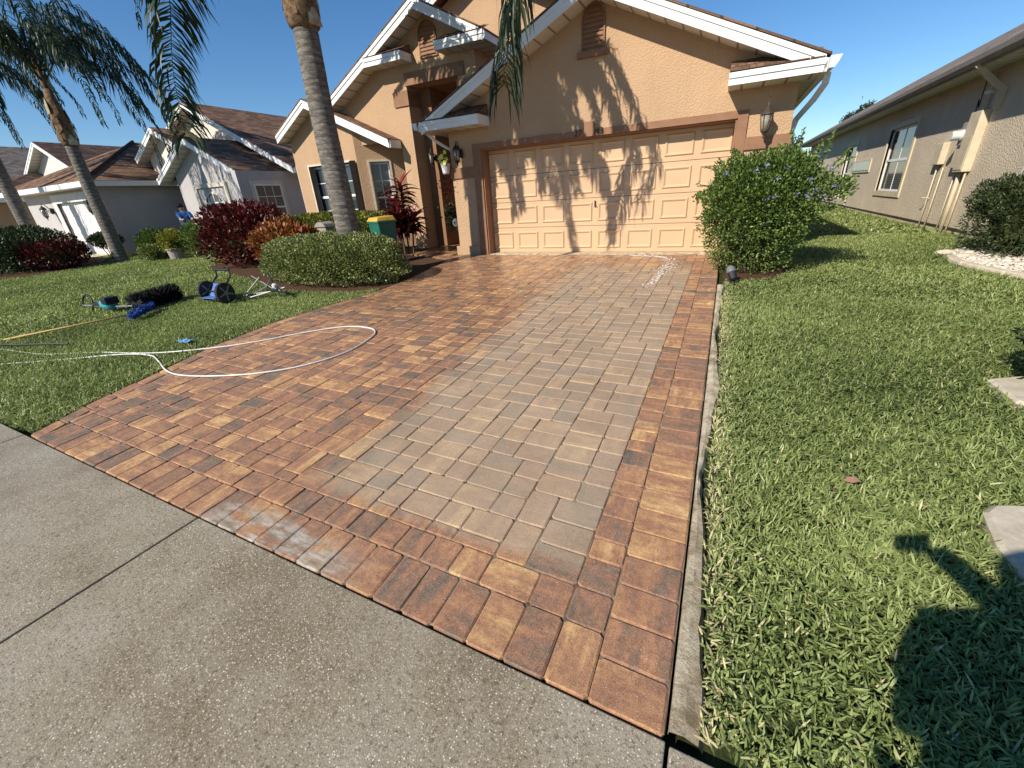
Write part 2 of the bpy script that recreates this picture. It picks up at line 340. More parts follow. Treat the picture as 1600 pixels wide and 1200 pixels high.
def npmesh(name, V, F, mat, parent=None, v=None, rnd=None, loc=None, smooth=False):
    """V (n,3), F (m,k) same-size faces, v per-face scalar"""
    wl = Vector(loc) if loc is not None else worldloc(parent)
    me = bpy.data.meshes.new(name); k = F.shape[1]; m = len(F)
    me.vertices.add(len(V)); me.vertices.foreach_set('co', (V-np.array(wl)).astype(np.float32).ravel())
    me.loops.add(m*k); me.loops.foreach_set('vertex_index', F.astype(np.int32).ravel())
    me.polygons.add(m); me.polygons.foreach_set('loop_start', np.arange(0, m*k, k, dtype=np.int32))
    me.update(calc_edges=True)
    if v is not None:
        a = me.attributes.new('v', 'FLOAT', 'FACE'); a.data.foreach_set('value', np.asarray(v, np.float32))
    if smooth: me.polygons.foreach_set('use_smooth', np.ones(m, bool))
    me.materials.append(M[mat]); o = bpy.data.objects.new(name, me); link(o, parent, wl); return o
def norm(a): return a/np.maximum(np.linalg.norm(a, axis=-1, keepdims=True), 1e-9)
def leafcloud(P, D, L, W, fold=.25, up=None):
    """rhombic folded leaves: two triangles pairs -> 4-vertex diamond bent along the midrib. P base, D direction, L length, W width"""
    n = len(P); D = norm(D); r = norm(np.cross(D, norm(rng.normal(size=(n, 3)))) if up is None else np.cross(D, up))
    nn = np.cross(r, D); L = np.reshape(L, (-1, 1))*np.ones((n, 1)); W = np.reshape(W, (-1, 1))*np.ones((n, 1))
    a = P; b = P+D*L*.5+r*W*.5+nn*W*fold; c = P+D*L-nn*L*.12; d = P+D*L*.5-r*W*.5+nn*W*fold
    V = np.stack([a, b, c, d], 1).reshape(-1, 3); i = np.arange(n)*4
    F = np.concatenate([np.stack([i, i+1, i+2], 1), np.stack([i, i+2, i+3], 1)])
    return V, F

# ================================================================== ground
def sheet(name, mat, xs, ys, dz, hole=None):
    V = []; F = []
    for y in ys:
        for x in xs: V.append((x, y, G(y)+dz))
    n = len(xs)
    for j in range(len(ys)-1):
        for i in range(n-1):
            F.append((j*n+i, j*n+i+1, (j+1)*n+i+1, (j+1)*n+i))
    b = MB(); b.add(V, F); o = b.build(name, mat); return o
tag(sheet('ground', 'soil', [-300, -60, -20, 0, 20, 60, 300], [-60, -20, -1.2, .87, 3, 5, 7, 8.9, 20, 60, 300], -.055), kind='structure')

# sidewalk: slabs 2.4 m wide between saw-cut joints, front edge slightly skewed to the drive
SK = -.0186
def yf(x): return .776+SK*(x-.045)
sw = tag(MB().prism([(-40, -2.2, -1.62), (30, -2.2, -1.62), (30, yf(30)-.05, -1.62), (-40, yf(-40)-.05, -1.62)], (0, 0, .05)).build('sidewalk', 'concrete'), kind='structure')
xj = [-14.4, -12., -9.6, -7.2, -4.815, -2.39, .052, 2.47, 4.9]
for a, b_ in zip(xj[:-1], xj[1:]):
    g = .006
    q = [(a+g, -1.25), (b_-g, -1.25), (b_-g, yf(b_)-.008), (a+g, yf(a)-.008)]
    MB().prism([(x, y, -1.60) for x, y in q], (0, 0, .098 if a < .04 else .085)).build('slab', 'concrete', sw, bevel=.005)

# ------------------------------------------------------------------ driveway of tumbled pavers
drive = MB(); drive.plane([(-4.72, .87, G(.87)-.009), (.042, .785, G(.8)-.009), (.042, 8.9, G(8.9)-.009), (-5.62, 8.9, G(8.9)-.009), (-5.58, 8.2, G(8.2)-.009), (-5.1, 6.3, G(6.3)-.009), (-5.08, 5.1, G(5.1)-.009), (-5.36, 3.6, G(3.6)-.009), (-4.95, 1.5, G(1.5)-.009)])
drive.plane([(-8.2, 8.9, G(9)-.031), (-5.6, 8.9, G(9)-.031), (-5.6, 13.2, G(9)-.031), (-8.2, 13.2, G(9)-.031)])
drive = tag(drive.build('driveway', 'joint_sand'), kind='structure')
LE = [(.80, -4.77), (.87, -4.75), (1.4, -4.99), (1.86, -5.1), (2.7, -5.36), (3.68, -5.45), (4.54, -5.33), (5.16, -5.17), (6.27, -5.2), (7.72, -5.45), (8.24, -5.62), (8.45, -6.4), (8.8, -7.3), (9.2, -7.45), (14, -7.45)]
def ledge(y): return float(np.interp(y, [a for a, _ in LE], [b for _, b in LE]))
stones = []      # (list of 4 corner (x,y) ccw)
XR = .040
def rect(s0, s1, t0, t1, kind=0):
    g = .0020
    f = lambda s, t: (XR-s, t+yf(XR-s))
    stones.append([f(s1-g, t0+g), f(s0+g, t0+g), f(s0+g, t1-g), f(s1-g, t1-g)])
t = 0
while t < 8.02: rect(0, .237, t, t+.157); t += .157
TB = t
s = .237
while True:                                   # front soldier course
    wd = .157; x = XR-s-wd; lx = ledge(yf(x)+.1)+.157
    if x < lx: wd = XR-s-lx
    if wd < .03: break
    rect(s, s+wd, 0, .237); s += wd
s = .237
while True:                                   # second course
    wd = random.choice([.157, .157, .157, .236]); x = XR-s-wd; lx = ledge(yf(x)+.32)+.157
    if x < lx: wd = XR-s-lx
    if wd < .03: break
    rect(s, s+wd, .237, .394); s += wd
t = .394
while t < 8.0:                                # inner band
    h = random.choice([.118, .157, .157, .196]); rect(.237, .394, t, t+h); t += h
u = .0785
def lim(tt): return XR-ledge(tt+.85)-.157
s = .394; k = 0
def put(S0, S1, T0, T1):
    T0 = max(T0, .394)
    if T1-T0 < .035: return
    tm = (T0+T1)/2; ym = tm+yf(XR-S0); front = (XR-S0) > -5.72
    if ym > 8.84 and front: return
    if front and T1+yf(XR-S0) > 8.84: T1 = 8.84-yf(XR-S0)
    L = lim(tm)
    if S1 > L:
        if L-S0 < .03: return
        S1 = L
    rect(S0, S1, T0, T1)
while s < 8.2:
    t = .394-u*[0, 3, 1, 4, 2][k % 5]
    flip = random.random() < .5
    while t < 12.3:
        if random.random() < .6: flip = not flip
        a, b_ = (2, 3) if flip else (3, 2)
        for c0, c1 in ((0, a), (a, 5)):
            hs_ = [2, 2, 2] if (c1-c0 == 3 or random.random() < .45) else [3, 3]
            r = 0
            for h in hs_: put(s+c0*u, s+c1*u, t+r*u, t+(r+h)*u); r += h
        t += 6*u
    s += 5*u; k += 1
# soldier course following the curved left edge
y = .868; pts = []
while y < 8.3:
    e0 = Vector((ledge(y), y)); dy = .236*(1 if y > 1.2 else .9); 
    e1 = Vector((ledge(y+dy), y+dy)); tdir = (e1-e0); ln = tdir.length; tdir.normalize(); y += dy*min(1, .24/ln)
    e1 = Vector((ledge(y), y)); nn = Vector((1, 0)); g = .004
    stones.append([(e0.x, e0.y+g), (e0.x+.155, e0.y+g-.003), (e1.x+.155, e1.y-g-.003), (e1.x, e1.y-g)])
def stone_geo(q, sc=1.):
    cx = sum(p[0] for p in q)/4; cy = sum(p[1] for p in q)/4
    tz = random.gauss(0, .0014); tx = random.gauss(0, .006); ty = random.gauss(0, .006)
    rj = [random.uniform(.6, 1.35) for _ in range(4)]
    def ring(inset, rad, dz):
        out = []
        for i in range(4):
            p = Vector(q[i]); a = Vector(q[i-1]); b = Vector(q[(i+1) % 4])
            da = (a-p); db = (b-p); la, lb = max(da.length, 1e-4), max(db.length, 1e-4); da /= la; db /= lb
            c = p+(da+db)*inset
            jit = Vector((random.gauss(0, .0014), random.gauss(0, .0014)))
            for d, l_ in ((da, la), (db, lb)):
                z = c+d*min(rad*rj[i], l_*.3)+jit
                out.append((z.x, z.y, G(z.y)+dz+tz+(z.x-cx)*tx+(z.y-cy)*ty))
        return out
    A = ring(.0055, .008, 0.0); B = ring(.0, .0115, -.0050); C_ = ring(.0, .0115, -.045)
    vs = A+B+C_; fs = [tuple(range(8))]
    for r in (0, 8):
        fs += [(r+i, r+8+i, r+8+(i+1) % 8, r+(i+1) % 8) for i in range(8)]
    area = sum(q[i][0]*q[(i+1) % 4][1]-q[(i+1) % 4][0]*q[i][1] for i in range(4))
    if area < 0: fs = [f[::-1] for f in fs]
    return vs, fs, (cx, cy)
def setcol(me, cols):
    a = me.attributes.new('rnd', 'FLOAT_COLOR', 'POINT'); a.data.foreach_set('color', np.asarray(cols, np.float32).ravel())
order = sorted(stones, key=lambda q: (q[0][0]**2+q[0][1]**2+2.2)**1.5/max(1e-3, abs((q[1][0]-q[0][0])*(q[2][1]-q[1][1]))))
rest = MB(); rc = []
for i, q in enumerate(order):
    vs, fs, (cx, cy) = stone_geo(q); c = (random.random(), random.random(), random.random(), 1)
    if i < 296:
        b = MB(); b.add(vs, fs); o = b.build('paver', 'paver', drive, loc=(cx, cy, G(cy))); setcol(o.data, [c]*len(vs))
    else: rest.add(vs, fs); rc += [c]*len(vs)
o = rest.build('paver_field', 'paver', drive); setcol(o.data, rc); o['kind'] = 'stuff'
# concrete threshold under the garage door and the crumbling haunch beside the border
MB().box(-4.84, -.016, 8.86, 9.19, -1.30, G(8.9)+.004).build('threshold', 'old_concrete', drive)
hv = []; b = MB(); n = 90
rows = []
for i in range(n+1):
    y = .80+(6.55-.80)*i/n; jx = random.uniform(-.004, .006)+.010*sin(i*.21)+.008*sin(i*.5+1); z = G(y)
    x1 = .105+jx+(.02*sin(y*2.3))
    rows.append([(.050, y, z-.028), (.052+random.uniform(0, .004), y, z-.008+random.uniform(-.006, .003)), ((.05+x1)/2, y, z-.004+random.uniform(-.006, .006)), (x1, y, z-.012+random.uniform(-.01, .004)), (x1+.015, y, z-.05)])
for i in range(n):
    base = len(b.v)
    b.v += rows[i]+rows[i+1]; b.f += [(base+k, base+k+1, base+6+k, base+5+k) for k in range(4)]; b.uv += [None]*4
tag(b.build('edge_haunch', 'old_concrete'), kind='structure')

# mulch beds
def patch(name, mat, poly, dz, kind='structure', parent=None):
    b = MB(); b.add([(x, y, G(y)+dz) for x, y in poly], [tuple(range(len(poly)))]); o = b.build(name, mat, parent)
    if kind: o['kind'] = kind
    return o
bedA = [(-5.75, 5.22), (-5.25, 5.5), (-5.22, 6.6), (-5.5, 7.8), (-5.66, 8.3), (-7.4, 8.85), (-7.5, 10.2), (-12.2, 10.2), (-13.6, 8.6), (-12.6, 6.9), (-9.9, 6.1), (-7.2, 5.15)]
patch('mulch_bed', 'mulch', bedA, -.012)
bedB = [(.12, 6.82), (.75, 6.95), (1.05, 7.6), (.95, 8.9), (.0, 8.88)]
patch('mulch_bed', 'mulch', bedB, -.012)
bedC = [(-22.6, 4.2), (-18.7, 5.0), (-18.9, 7.2), (-20.6, 8.3), (-25.5, 8.3), (-27, 5.5)]
patch('mulch_bed', 'mulch', bedC, -.012)
# neighbour's drive
nd = patch('neighbor_driveway', 'old_concrete', [(-28.2, -1.2), (-22.9, -1.2), (-22.3, 9.2), (-28.3, 9.2)], .012)

# ------------------------------------------------------------------ grass
def inpoly(x, y, poly):
    c = np.zeros(len(x), bool); n = len(poly); j = n-1
    for i in range(n):
        xi, yi = poly[i]; xj_, yj_ = poly[j]
        c ^= ((yi > y) != (yj_ > y)) & (x < (xj_-xi)*(y-yi)/(yj_-yi+1e-12)+xi); j = i
    return c
gravel_poly = [(3.14, 8.55), (3.12, 8.05), (3.3, 7.5), (3.75, 6.9), (4.2, 6.4), (4.2, 9.9), (3.9, 9.9), (3.45, 9.3)]
st1 = [(1.235, 2.14), (1.25, 2.22), (1.30, 2.285), (1.40, 2.32), (1.9, 2.34), (2.6, 2.2), (2.6, 1.60), (1.9, 1.50), (1.32, 1.66), (1.23, 1.80), (1.215, 2.0)]
st2 = [(1.85, 3.84), (2.1, 3.97), (2.9, 3.9), (2.9, 3.2), (2.1, 3.2), (1.86, 3.50)]
LEx = np.array([b_ for _, b_ in LE]); LEy = np.array([a for a, _ in LE])
def grass_field(name, x0, x1, y0, y1, dens, hgt, wid, side):
    n = int((x1-x0)*(y1-y0)*dens); x = rng.uniform(x0, x1, n); y = rng.uniform(y0, y1, n)
    if side < 0: ok = (x < np.interp(y, LEy, LEx)-.045-.03*rng.random(n)) & ~inpoly(x, y, bedA) & ~inpoly(x, y, bedC)
    else: ok = (x > .118+.012*np.sin(y*2.1)+.04*rng.random(n)**2) & ~inpoly(x, y, bedB) & ~inpoly(x, y, gravel_poly) & ~inpoly(x, y, st1) & ~inpoly(x, y, st2)
    ok &= y > .80-.0186*x+.02*np.sin(x*5)
    if side > 0: ok &= ~((y > 8.75) & (x < .85))
    # frustum: keep what the camera (or one a step aside) can see
    P = np.stack([x, y, GN(y)], 1); xc = P@np.array(CR); yc = P@np.array(CU); zc = P@np.array(CF)
    ok &= (zc > .1) & (np.abs(xc) < zc*1.5+.8) & (yc > -zc*1.15-.6)
    x, y = x[ok], y[ok]; n = len(x)
    edge = (x-.13 if side > 0 else np.interp(y, LEy, LEx)-x)
    clump = .5+.5*np.sin(x*3.1+1.3*np.sin(y*2.3))*np.sin(y*3.7+1.1*np.sin(x*1.7))
    fine = .5+.5*np.sin(x*17+3*np.sin(y*9))*np.sin(y*19+3*np.sin(x*11))
    h = hgt*(.45+.8*rng.random(n))*(.8+.3*clump); wv = wid*(.7+.6*rng.random(n))
    a = rng.uniform(0, 2*pi, n); tilt = np.clip(rng.normal(1.02, .33, n), .1, 1.5)
    d = np.stack([np.cos(a)*np.sin(tilt), np.sin(a)*np.sin(tilt), np.cos(tilt)], 1)
    r = np.stack([-np.sin(a), np.cos(a), np.zeros(n)], 1)
    base = np.stack([x, y, GN(y)-.05+.030*rng.random(n)*(1+.4*fine)+.012], 1)
    tw = rng.normal(0, .5, (n, 1)); r = norm(r+np.array([0, 0, 1])*tw)
    mid = base+d*h[:, None]*.55; d2 = norm(d+np.array([0, 0, -1])*rng.uniform(-.15, .35, (n, 1))); tip = mid+d2*h[:, None]*.5
    W = wv[:, None]
    V = np.stack([base-r*W*.35, base+r*W*.35, mid+r*W*.5, mid-r*W*.5, tip], 1).reshape(-1, 3)
    i = np.arange(n)*5
    F = np.concatenate([np.stack([i, i+1, i+2], 1), np.stack([i, i+2, i+3], 1), np.stack([i+3, i+2, i+4], 1)])
    big = .5+.5*np.sin(x*1.1+2*np.sin(y*.7+.6))*np.sin(y*.9+1.4*np.sin(x*.8)); v = np.clip(.03+.42*rng.random(n)+.12*clump+.12*(fine-.5)+.22*big, 0, .9)
    dry = rng.random(n) < (.03+.75*np.exp(-np.abs(edge)/.06)); v[dry] = rng.uniform(.85, 1, dry.sum())
    o = npmesh(name, V, F, 'grass', v=np.concatenate([v, v, v])); return o
lawnR = grass_field('grass_blades', .1, 4.4, .6, 3.0, 12500, .044, .0070, 1)
tag(lawnR, 'thick broad-bladed green turf nearest the camera right of the driveway', 'grass', kind='stuff')
o = grass_field('grass_blades', .1, 4.4, 3.0, 6.0, 9000, .044, .0066, 1); tag(o, 'sunlit green turf between the driveway and the tan house, before the bush', 'grass', kind='stuff')
o = grass_field('grass_blades', .1, 4.25, 6.0, 12, 4200, .048, .009, 1); tag(o, 'green turf around the bush and below the tan wall', 'grass', kind='stuff')
o = grass_field('grass_blades', .8, 4.25, 12, 34, 600, .075, .022, 1); tag(o, 'strip of green turf running back between the two houses', 'grass', kind='stuff')
o = grass_field('grass_blades', -9, -4.7, .7, 5.5, 7500, .046, .0068, -1); tag(o, 'green turf left of the driveway where the hose and broom lie', 'grass', kind='stuff')
o = grass_field('grass_blades', -22.2, -9, .7, 9.0, 1800, .055, .014, -1); tag(o, 'far green turf reaching the neighboring white house', 'grass', kind='stuff')
o = grass_field('grass_blades', -9, -5.0, 5.5, 6.3, 3500, .062, .010, -1); tag(o, 'narrow turf wedge at the foot of the clipped hedge', 'grass', kind='stuff')

# ================================================================== building helpers
def board(b, A, B, h, th, proud=.0, lip=True):
    """fascia board hanging below the line A-B (top edge), facing -Y by default"""
    A, B = Vector(A), Vector(B); d = (B-A); nrm = Vector((d.y, -d.x, 0))
    nrm = nrm.normalized() if nrm.length > 1e-6 else Vector((0, -1, 0))
    dz = Vector((0, 0, -h))
    b.prism([A, B, B+dz, A+dz], nrm*th)
    if lip: b.prism([A+nrm*th, B+nrm*th, B+nrm*th-Vector((0, 0, h*.36)), A+nrm*th-Vector((0, 0, h*.36))], nrm*.018)
def wallpoly(b, pts, th=(0, .15, 0)):
    b.prism(pts, th)
def window(parent, A, u, wd, ht, nx, ny, frame='paint_white', glass='glass', rec=.07, fr=.04, split=True, blinds=False):
    """A lower-left corner on the wall face, u unit direction to the right; the window body is a part, panes and bars are sub-parts"""
    A = Vector(A); u = Vector(u).normalized(); n = Vector((u.y, -u.x, 0)); up = Vector((0, 0, 1))
    P = lambda s, t, d: A+u*s+up*t+n*d
    f = MB()
    for s0, s1, t0, t1 in ((0, fr, 0, ht), (wd-fr, wd, 0, ht), (fr, wd-fr, 0, fr), (fr, wd-fr, ht-fr, ht)):
        f.prism([P(s0, t0, .0), P(s1, t0, .0), P(s1, t1, .0), P(s0, t1, .0)], -n*.05)
    if split: f.prism([P(fr, ht*.5-fr*.6, .0), P(wd-fr, ht*.5-fr*.6, .0), P(wd-fr, ht*.5+fr*.6, .0), P(fr, ht*.5+fr*.6, .0)], -n*.05)
    W = f.build('window', frame, parent, loc=A)
    g = MB(); g.prism([P(fr*.5, fr*.5, -.022), P(wd-fr*.5, fr*.5, -.022), P(wd-fr*.5, ht-fr*.5, -.022), P(fr*.5, ht-fr*.5, -.022)], -n*.01); g.build('pane', glass, W)
    k = MB()
    for i in range(1, nx):
        s = fr+(wd-2*fr)*i/nx; k.prism([P(s-.009, fr, -.012), P(s+.009, fr, -.012), P(s+.009, ht-fr, -.012), P(s-.009, ht-fr, -.012)], -n*.008)
    for j in range(1, ny):
        if split and ny % 2 == 0 and j == ny//2: continue
        t = fr+(ht-2*fr)*j/ny; k.prism([P(fr, t-.009, -.0125), P(wd-fr, t-.009, -.0125), P(wd-fr, t+.009, -.0125), P(fr, t+.009, -.0125)], -n*.008)
    if k.v: k.build('glazing_bar', frame, W)
    return W
def surround(parent, A, u, wd, ht, bw, mat, proud=.025, name='window_trim', sides=(1, 1, 1, 1)):
    A = Vector(A); u = Vector(u).normalized(); n = Vector((u.y, -u.x, 0)); up = Vector((0, 0, 1))
    P = lambda s, t, d: A+u*s+up*t+n*d; b = MB()
    q = [(-bw, 0, 0, ht), (wd, wd+bw, 0, ht), (-bw, wd+bw, -bw, 0), (-bw, wd+bw, ht, ht+bw)]
    for on, (s0, s1, t0, t1) in zip(sides, q):
        if on: b.prism([P(s0, t0, proud), P(s1, t0, proud), P(s1, t1, proud), P(s0, t1, proud)], -n*(proud+.05))
    return b.build(name, mat, parent, loc=A)
def arch_vent(parent, xc, z0, z1, wd, Yw, n, mat, sill=True):
    R = wd/2; zc = z1-R; b = MB()
    prof = [(-R, z0), (R, z0)]+[(R*cos(t), zc+R*sin(t)) for t in np.linspace(0, pi, 13)]
    inner = [(x*.86, z0+(z-z0)*.95+.02) for x, z in prof]
    P3 = lambda q, y: (xc+q[0], y, q[1])
    k = len(prof); vs = [P3(q, Yw-.035) for q in prof]+[P3(q, Yw-.035) for q in inner]+[P3(q, Yw+.0) for q in prof]+[P3(q, Yw-.005) for q in inner]
    fs = [(i, (i+1) % k, k+(i+1) % k, k+i) for i in range(k)]+[(2*k+i, 2*k+(i+1) % k, (i+1) % k, i) for i in range(k)]+[(k+i, k+(i+1) % k, 3*k+(i+1) % k, 3*k+i) for i in range(k)]+[tuple(3*k+i for i in range(k))]
    b.add(vs, fs)
    if sill: b.box(xc-R-.07, xc+R+.07, Yw-.06, Yw-.001, z0-.09, z0)
    V = b.build('gable_vent', mat, parent)
    for i in range(n):
        z = z0+.05+(z1-z0-.1)*(i+.5)/n; hw = R*.84 if z < zc else max(.03, sqrt(max(0, (R*.84)**2-(z-zc)**2)))
        h = (z1-z0)/n*.40
        MB().prism([(xc-hw, Yw-.028, z-h), (xc-hw, Yw-.034, z-h+.012), (xc-hw, Yw-.010, z+h), (xc-hw, Yw-.006, z+h-.004)], (2*hw, 0, 0)).build('louver', mat, V)
    return V
def lantern(parent, x, y, z, sc=1., mat='black_metal'):
    """wall lantern: backplate, scrolled arm, tapered glass cage with a cap and finial; (x, y) on the wall"""
    b = MB(); o = Vector((x, y, z))
    b.X = Matrix.Translation(o) @ Matrix.Scale(sc, 4)
    b.lathe((0, -.02, 0), [(.001, -.09), (.035, -.075), (.05, 0), (.035, .075), (.001, .09)], 12)
    b.tube([(0, -.02, .02), (0, -.08, .10), (0, -.14, .20), (0, -.19, .20), (0, -.20, .15)], .011, 6)
    b.tube([(0, -.02, -.04), (0, -.07, -.06), (0, -.11, .0), (0, -.08, .04)], .008, 6)
    b.lathe((0, -.20, 0), [(.006, .17), (.02, .14), (.055, .10), (.085, .065), (.088, .055), (.06, .05)], 10)
    b.lathe((0, -.20, 0), [(.05, -.14), (.055, -.15), (.03, -.18), (.012, -.21), (.018, -.225), (.002, -.25)], 10)
    for k in range(6):
        a = 2*pi*k/6; b.tube([(.078*cos(a), -.2+.078*sin(a), .055), (.05*cos(a), -.2+.05*sin(a), -.145)], .006, 5)
    L = b.build('wall_lantern', mat, parent)
    g = MB(); g.X = Matrix.Translation(o) @ Matrix.Scale(sc, 4); g.lathe((0, -.20, 0), [(.068, .05), (.045, -.14)], 12); g.build('lantern_glass', 'lantern_glass', L, smooth=True)
    c = MB(); c.X = Matrix.Translation(o) @ Matrix.Scale(sc, 4); c.tube([(0, -.2, -.14), (0, -.2, -.02)], .011, 6); c.build('candle_tube', 'paint_offwhite', L)
    return L
def shingle_strips(parent, P0, P1, up, rows, expo, wd, mat='shingle_brown', n0=0):
    """individual tabs laid on a small roof: P0-P1 eave line, up = vector up the slope"""
    P0, P1 = Vector(P0), Vector(P1); u = (P1-P0); Ln = u.length; u.normalize(); up = Vector(up); L = up.length; upn = up.normalized(); n = u.cross(upn)
    if n.z < 0: n = -n
    for r in range(rows):
        s = -random.uniform(0, wd)
        while s < Ln:
            w_ = wd*random.uniform(.7, 1.3); a = max(0, s); b_ = min(Ln, s+w_-.008); s += w_
            if b_-a < .03: continue
            t0 = r*expo; t1 = min(L, t0+expo*1.15); th = .010
            q = [P0+u*a+upn*t0+n*th, P0+u*b_+upn*t0+n*th, P0+u*b_+upn*t1+n*.003, P0+u*a+upn*t1+n*.003]
            m = MB(); m.plane(q, u)
            m.add([q[0], q[1], q[1]-n*th, q[0]-n*th], [(0, 3, 2, 1)])
            uo = random.random()*3; m.uv[0] = [(x+uo, y+random.random()*.0) for x, y in m.uv[0]]
            m.build('shingle', mat, parent, loc=q[0])

# ================================================================== own house
H = thing('house', 'peach stucco house with white fascia and a wide cream panelled garage door', 'house', (-2.4, 8.9, -1.22))
YG = 8.9; YR = 8.45; GZ = -1.24
AX, AZ = -2.43, 3.12                    # garage gable apex (top of the rake board)
LX, RX = -6.02, 1.02; LZ = 1.50
sl = (AZ-LZ)/(AX-LX); RZ = AZ-sl*(RX-AX)
b = MB()
b.prism([(-5.65, YG, GZ), (-4.87, YG, GZ), (-4.87, YG, .935), (-5.65, YG, .935)], (0, .30, 0))
b.prism([(.014, YG, GZ), (.80, YG, GZ), (.80, YG, .935), (.014, YG, .935)], (0, .30, 0))
tz = lambda x: AZ-.10-sl*abs(x-AX)
b.prism([(-5.65, YG, .935), (.80, YG, .935), (.80, YG, tz(.8)), (AX, YG, tz(AX)), (-5.65, YG, tz(-5.65))], (0, .30, 0))
b.prism([(.80, YG+.30, GZ), (.80, 22, GZ), (.80, 22, 1.5), (.80, YG+.30, 1.5)], (-.15, 0, 0))
b.prism([(-5.65, YG+.30, GZ), (-5.65, 13.0, GZ), (-5.65, 13.0, 1.6), (-5.65, YG+.30, 1.6)], (.15, 0, 0))
b.build('wall', 'stucco_peach', H)
# roof of the garage wing
b = MB(); YB = 20
b.slab([(AX, YR-.055, AZ+.02), (LX-.06, YR-.055, LZ-.01), (LX-.06, YB, LZ-.01), (AX, YB, AZ+.02)], .03, (0, 1, 0))
b.slab([(RX+.06, YR-.055, RZ-.01), (AX, YR-.055, AZ+.02), (AX, YB, AZ+.02), (RX+.06, YB, RZ-.01)], .03, (0, 1, 0))
b.build('roof', 'shingle_brown', H)
b = MB(); board(b, (LX, YR, LZ-.03), (AX, YR, AZ-.02), .19, .03); board(b, (AX, YR, AZ-.02), (RX, YR, RZ-.03), .19, .03); b.build('fascia', 'paint_white', H)
b = MB()
b.plane([(LX, YR, LZ-.20), (AX, YR, AZ-.19), (AX, YG, AZ-.19), (LX, YG, LZ-.20)], (AX-LX, 0, AZ-LZ))
b.plane([(AX, YR, AZ-.19), (RX, YR, RZ-.20), (RX, YG, RZ-.20), (AX, YG, AZ-.19)], (RX-AX, 0, RZ-AZ))
b.plane([(RX+.04, YR, 1.35), (.80, YR, 1.35), (.80, 20, 1.35), (RX+.04, 20, 1.35)], (0, 1, 0))
b.build('soffit', 'soffit', H)
# cornice returns at both ends of the gable
def cornice(x0, x1, z0, z1, Yf, Yw, side):
    b = MB(); b.box(x0, x1, Yf-.037, Yw-.002, z0, z1)
    b.box(x0-(.012 if side < 0 else .0), x1+(.0 if side < 0 else .012), Yf-.056, Yf-.037, z1-.075, z1-.004)
    R = b.build('cornice_return', 'paint_white', H)
    rise = (Yw-Yf)*.48
    if side < 0:   # hip at the inner (right) end
        base = [(x0, Yf-.045, z1+.004), (x1, Yf-.045, z1+.004), (x1, Yw, z1+.004), (x0, Yw, z1+.004)]
        top = [(x0, Yw, z1+rise), (x1-.02, Yw, z1+rise)]
        f = MB(); f.plane([base[0], base[1], top[1], top[0]], (1, 0, 0)); f.add([base[1], base[2], top[1]], [(0, 1, 2)])
    else:
        base = [(x0, Yf-.045, z1+.004), (x1, Yf-.045, z1+.004), (x1, Yw, z1+.004)]; top = [(x0+.02, Yw, z1+rise), (x1, Yw, z1+rise)]
        f = MB(); f.plane([base[0], base[1], top[1], top[0]], (1, 0, 0)); f.add([base[0], top[0], (x0, Yw, z1+.004)], [(0, 1, 2)])
    f.build('return_roof', 'shingle_brown', R)
    upv = (0, Yw-Yf+.03, rise-.004); L = Vector(upv).length; rows = 3
    shingle_strips(R, (x0, Yf-.062, z1+.008), (x1-.01, Yf-.062, z1+.008), upv, rows, L/rows, .24)
    s = MB(); s.plane([(x0+.01, Yf, z0-.003), (x0+.01, Yw, z0-.003), (x1-.01, Yw, z0-.003), (x1-.01, Yf, z0-.003)], (1, 0, 0)); s.build('return_soffit', 'soffit', R)
cornice(-6.02, -4.62, 1.335, 1.505, YR, YG, -1)
cornice(-.19, 1.02, 1.335, 1.50, YR, YG, 1)
# gutters along the eaves and the downspouts
b = MB(); b.prism([(1.07, 8.34, 1.36), (1.07, 8.34, 1.50), (1.20, 8.34, 1.50), (1.17, 8.34, 1.42), (1.13, 8.34, 1.36)], (0, 11.5, 0)); b.build('gutter', 'paint_white', H)
b = MB(); b.prism([(-6.09, 8.38, 1.37), (-6.09, 8.38, 1.50), (-6.21, 8.38, 1.50), (-6.18, 8.38, 1.41), (-6.15, 8.38, 1.37)], (0, 1.7, 0)); b.build('gutter', 'paint_white', H)
def spout(pts, w_=.075, mat='paint_white', par=None):
    b = MB()
    for p, q in zip(pts[:-1], pts[1:]): b.bar(p, q, w_, w_*.75, (0, 1, 0))
    return b.build('downspout', mat, par or H)
spout([(1.12, 8.75, 1.37), (1.12, 8.78, 1.24), (1.04, 9.0, 1.08), (.88, 9.25, .86), (.845, 9.28, .70), (.845, 9.28, -1.15)], .085)
spout([(-6.12, 8.72, 1.37), (-5.98, 8.85, 1.20), (-5.73, 9.1, 1.0), (-5.71, 9.12, -1.1)], .055)
box('fascia', 'paint_white', H, RX, RX+.045, YR, 20, 1.34, 1.50); box('fascia', 'paint_white', H, LX-.045, LX-.001, YR-.04, 10.05, 1.335, 1.50)
b = MB(); b.plane([(LX, YR, 1.345), (-5.65, YR, 1.345), (-5.65, 10.05, 1.345), (LX, 10.05, 1.345)][::-1], (0, 1, 0)); b.build('soffit', 'soffit', H)
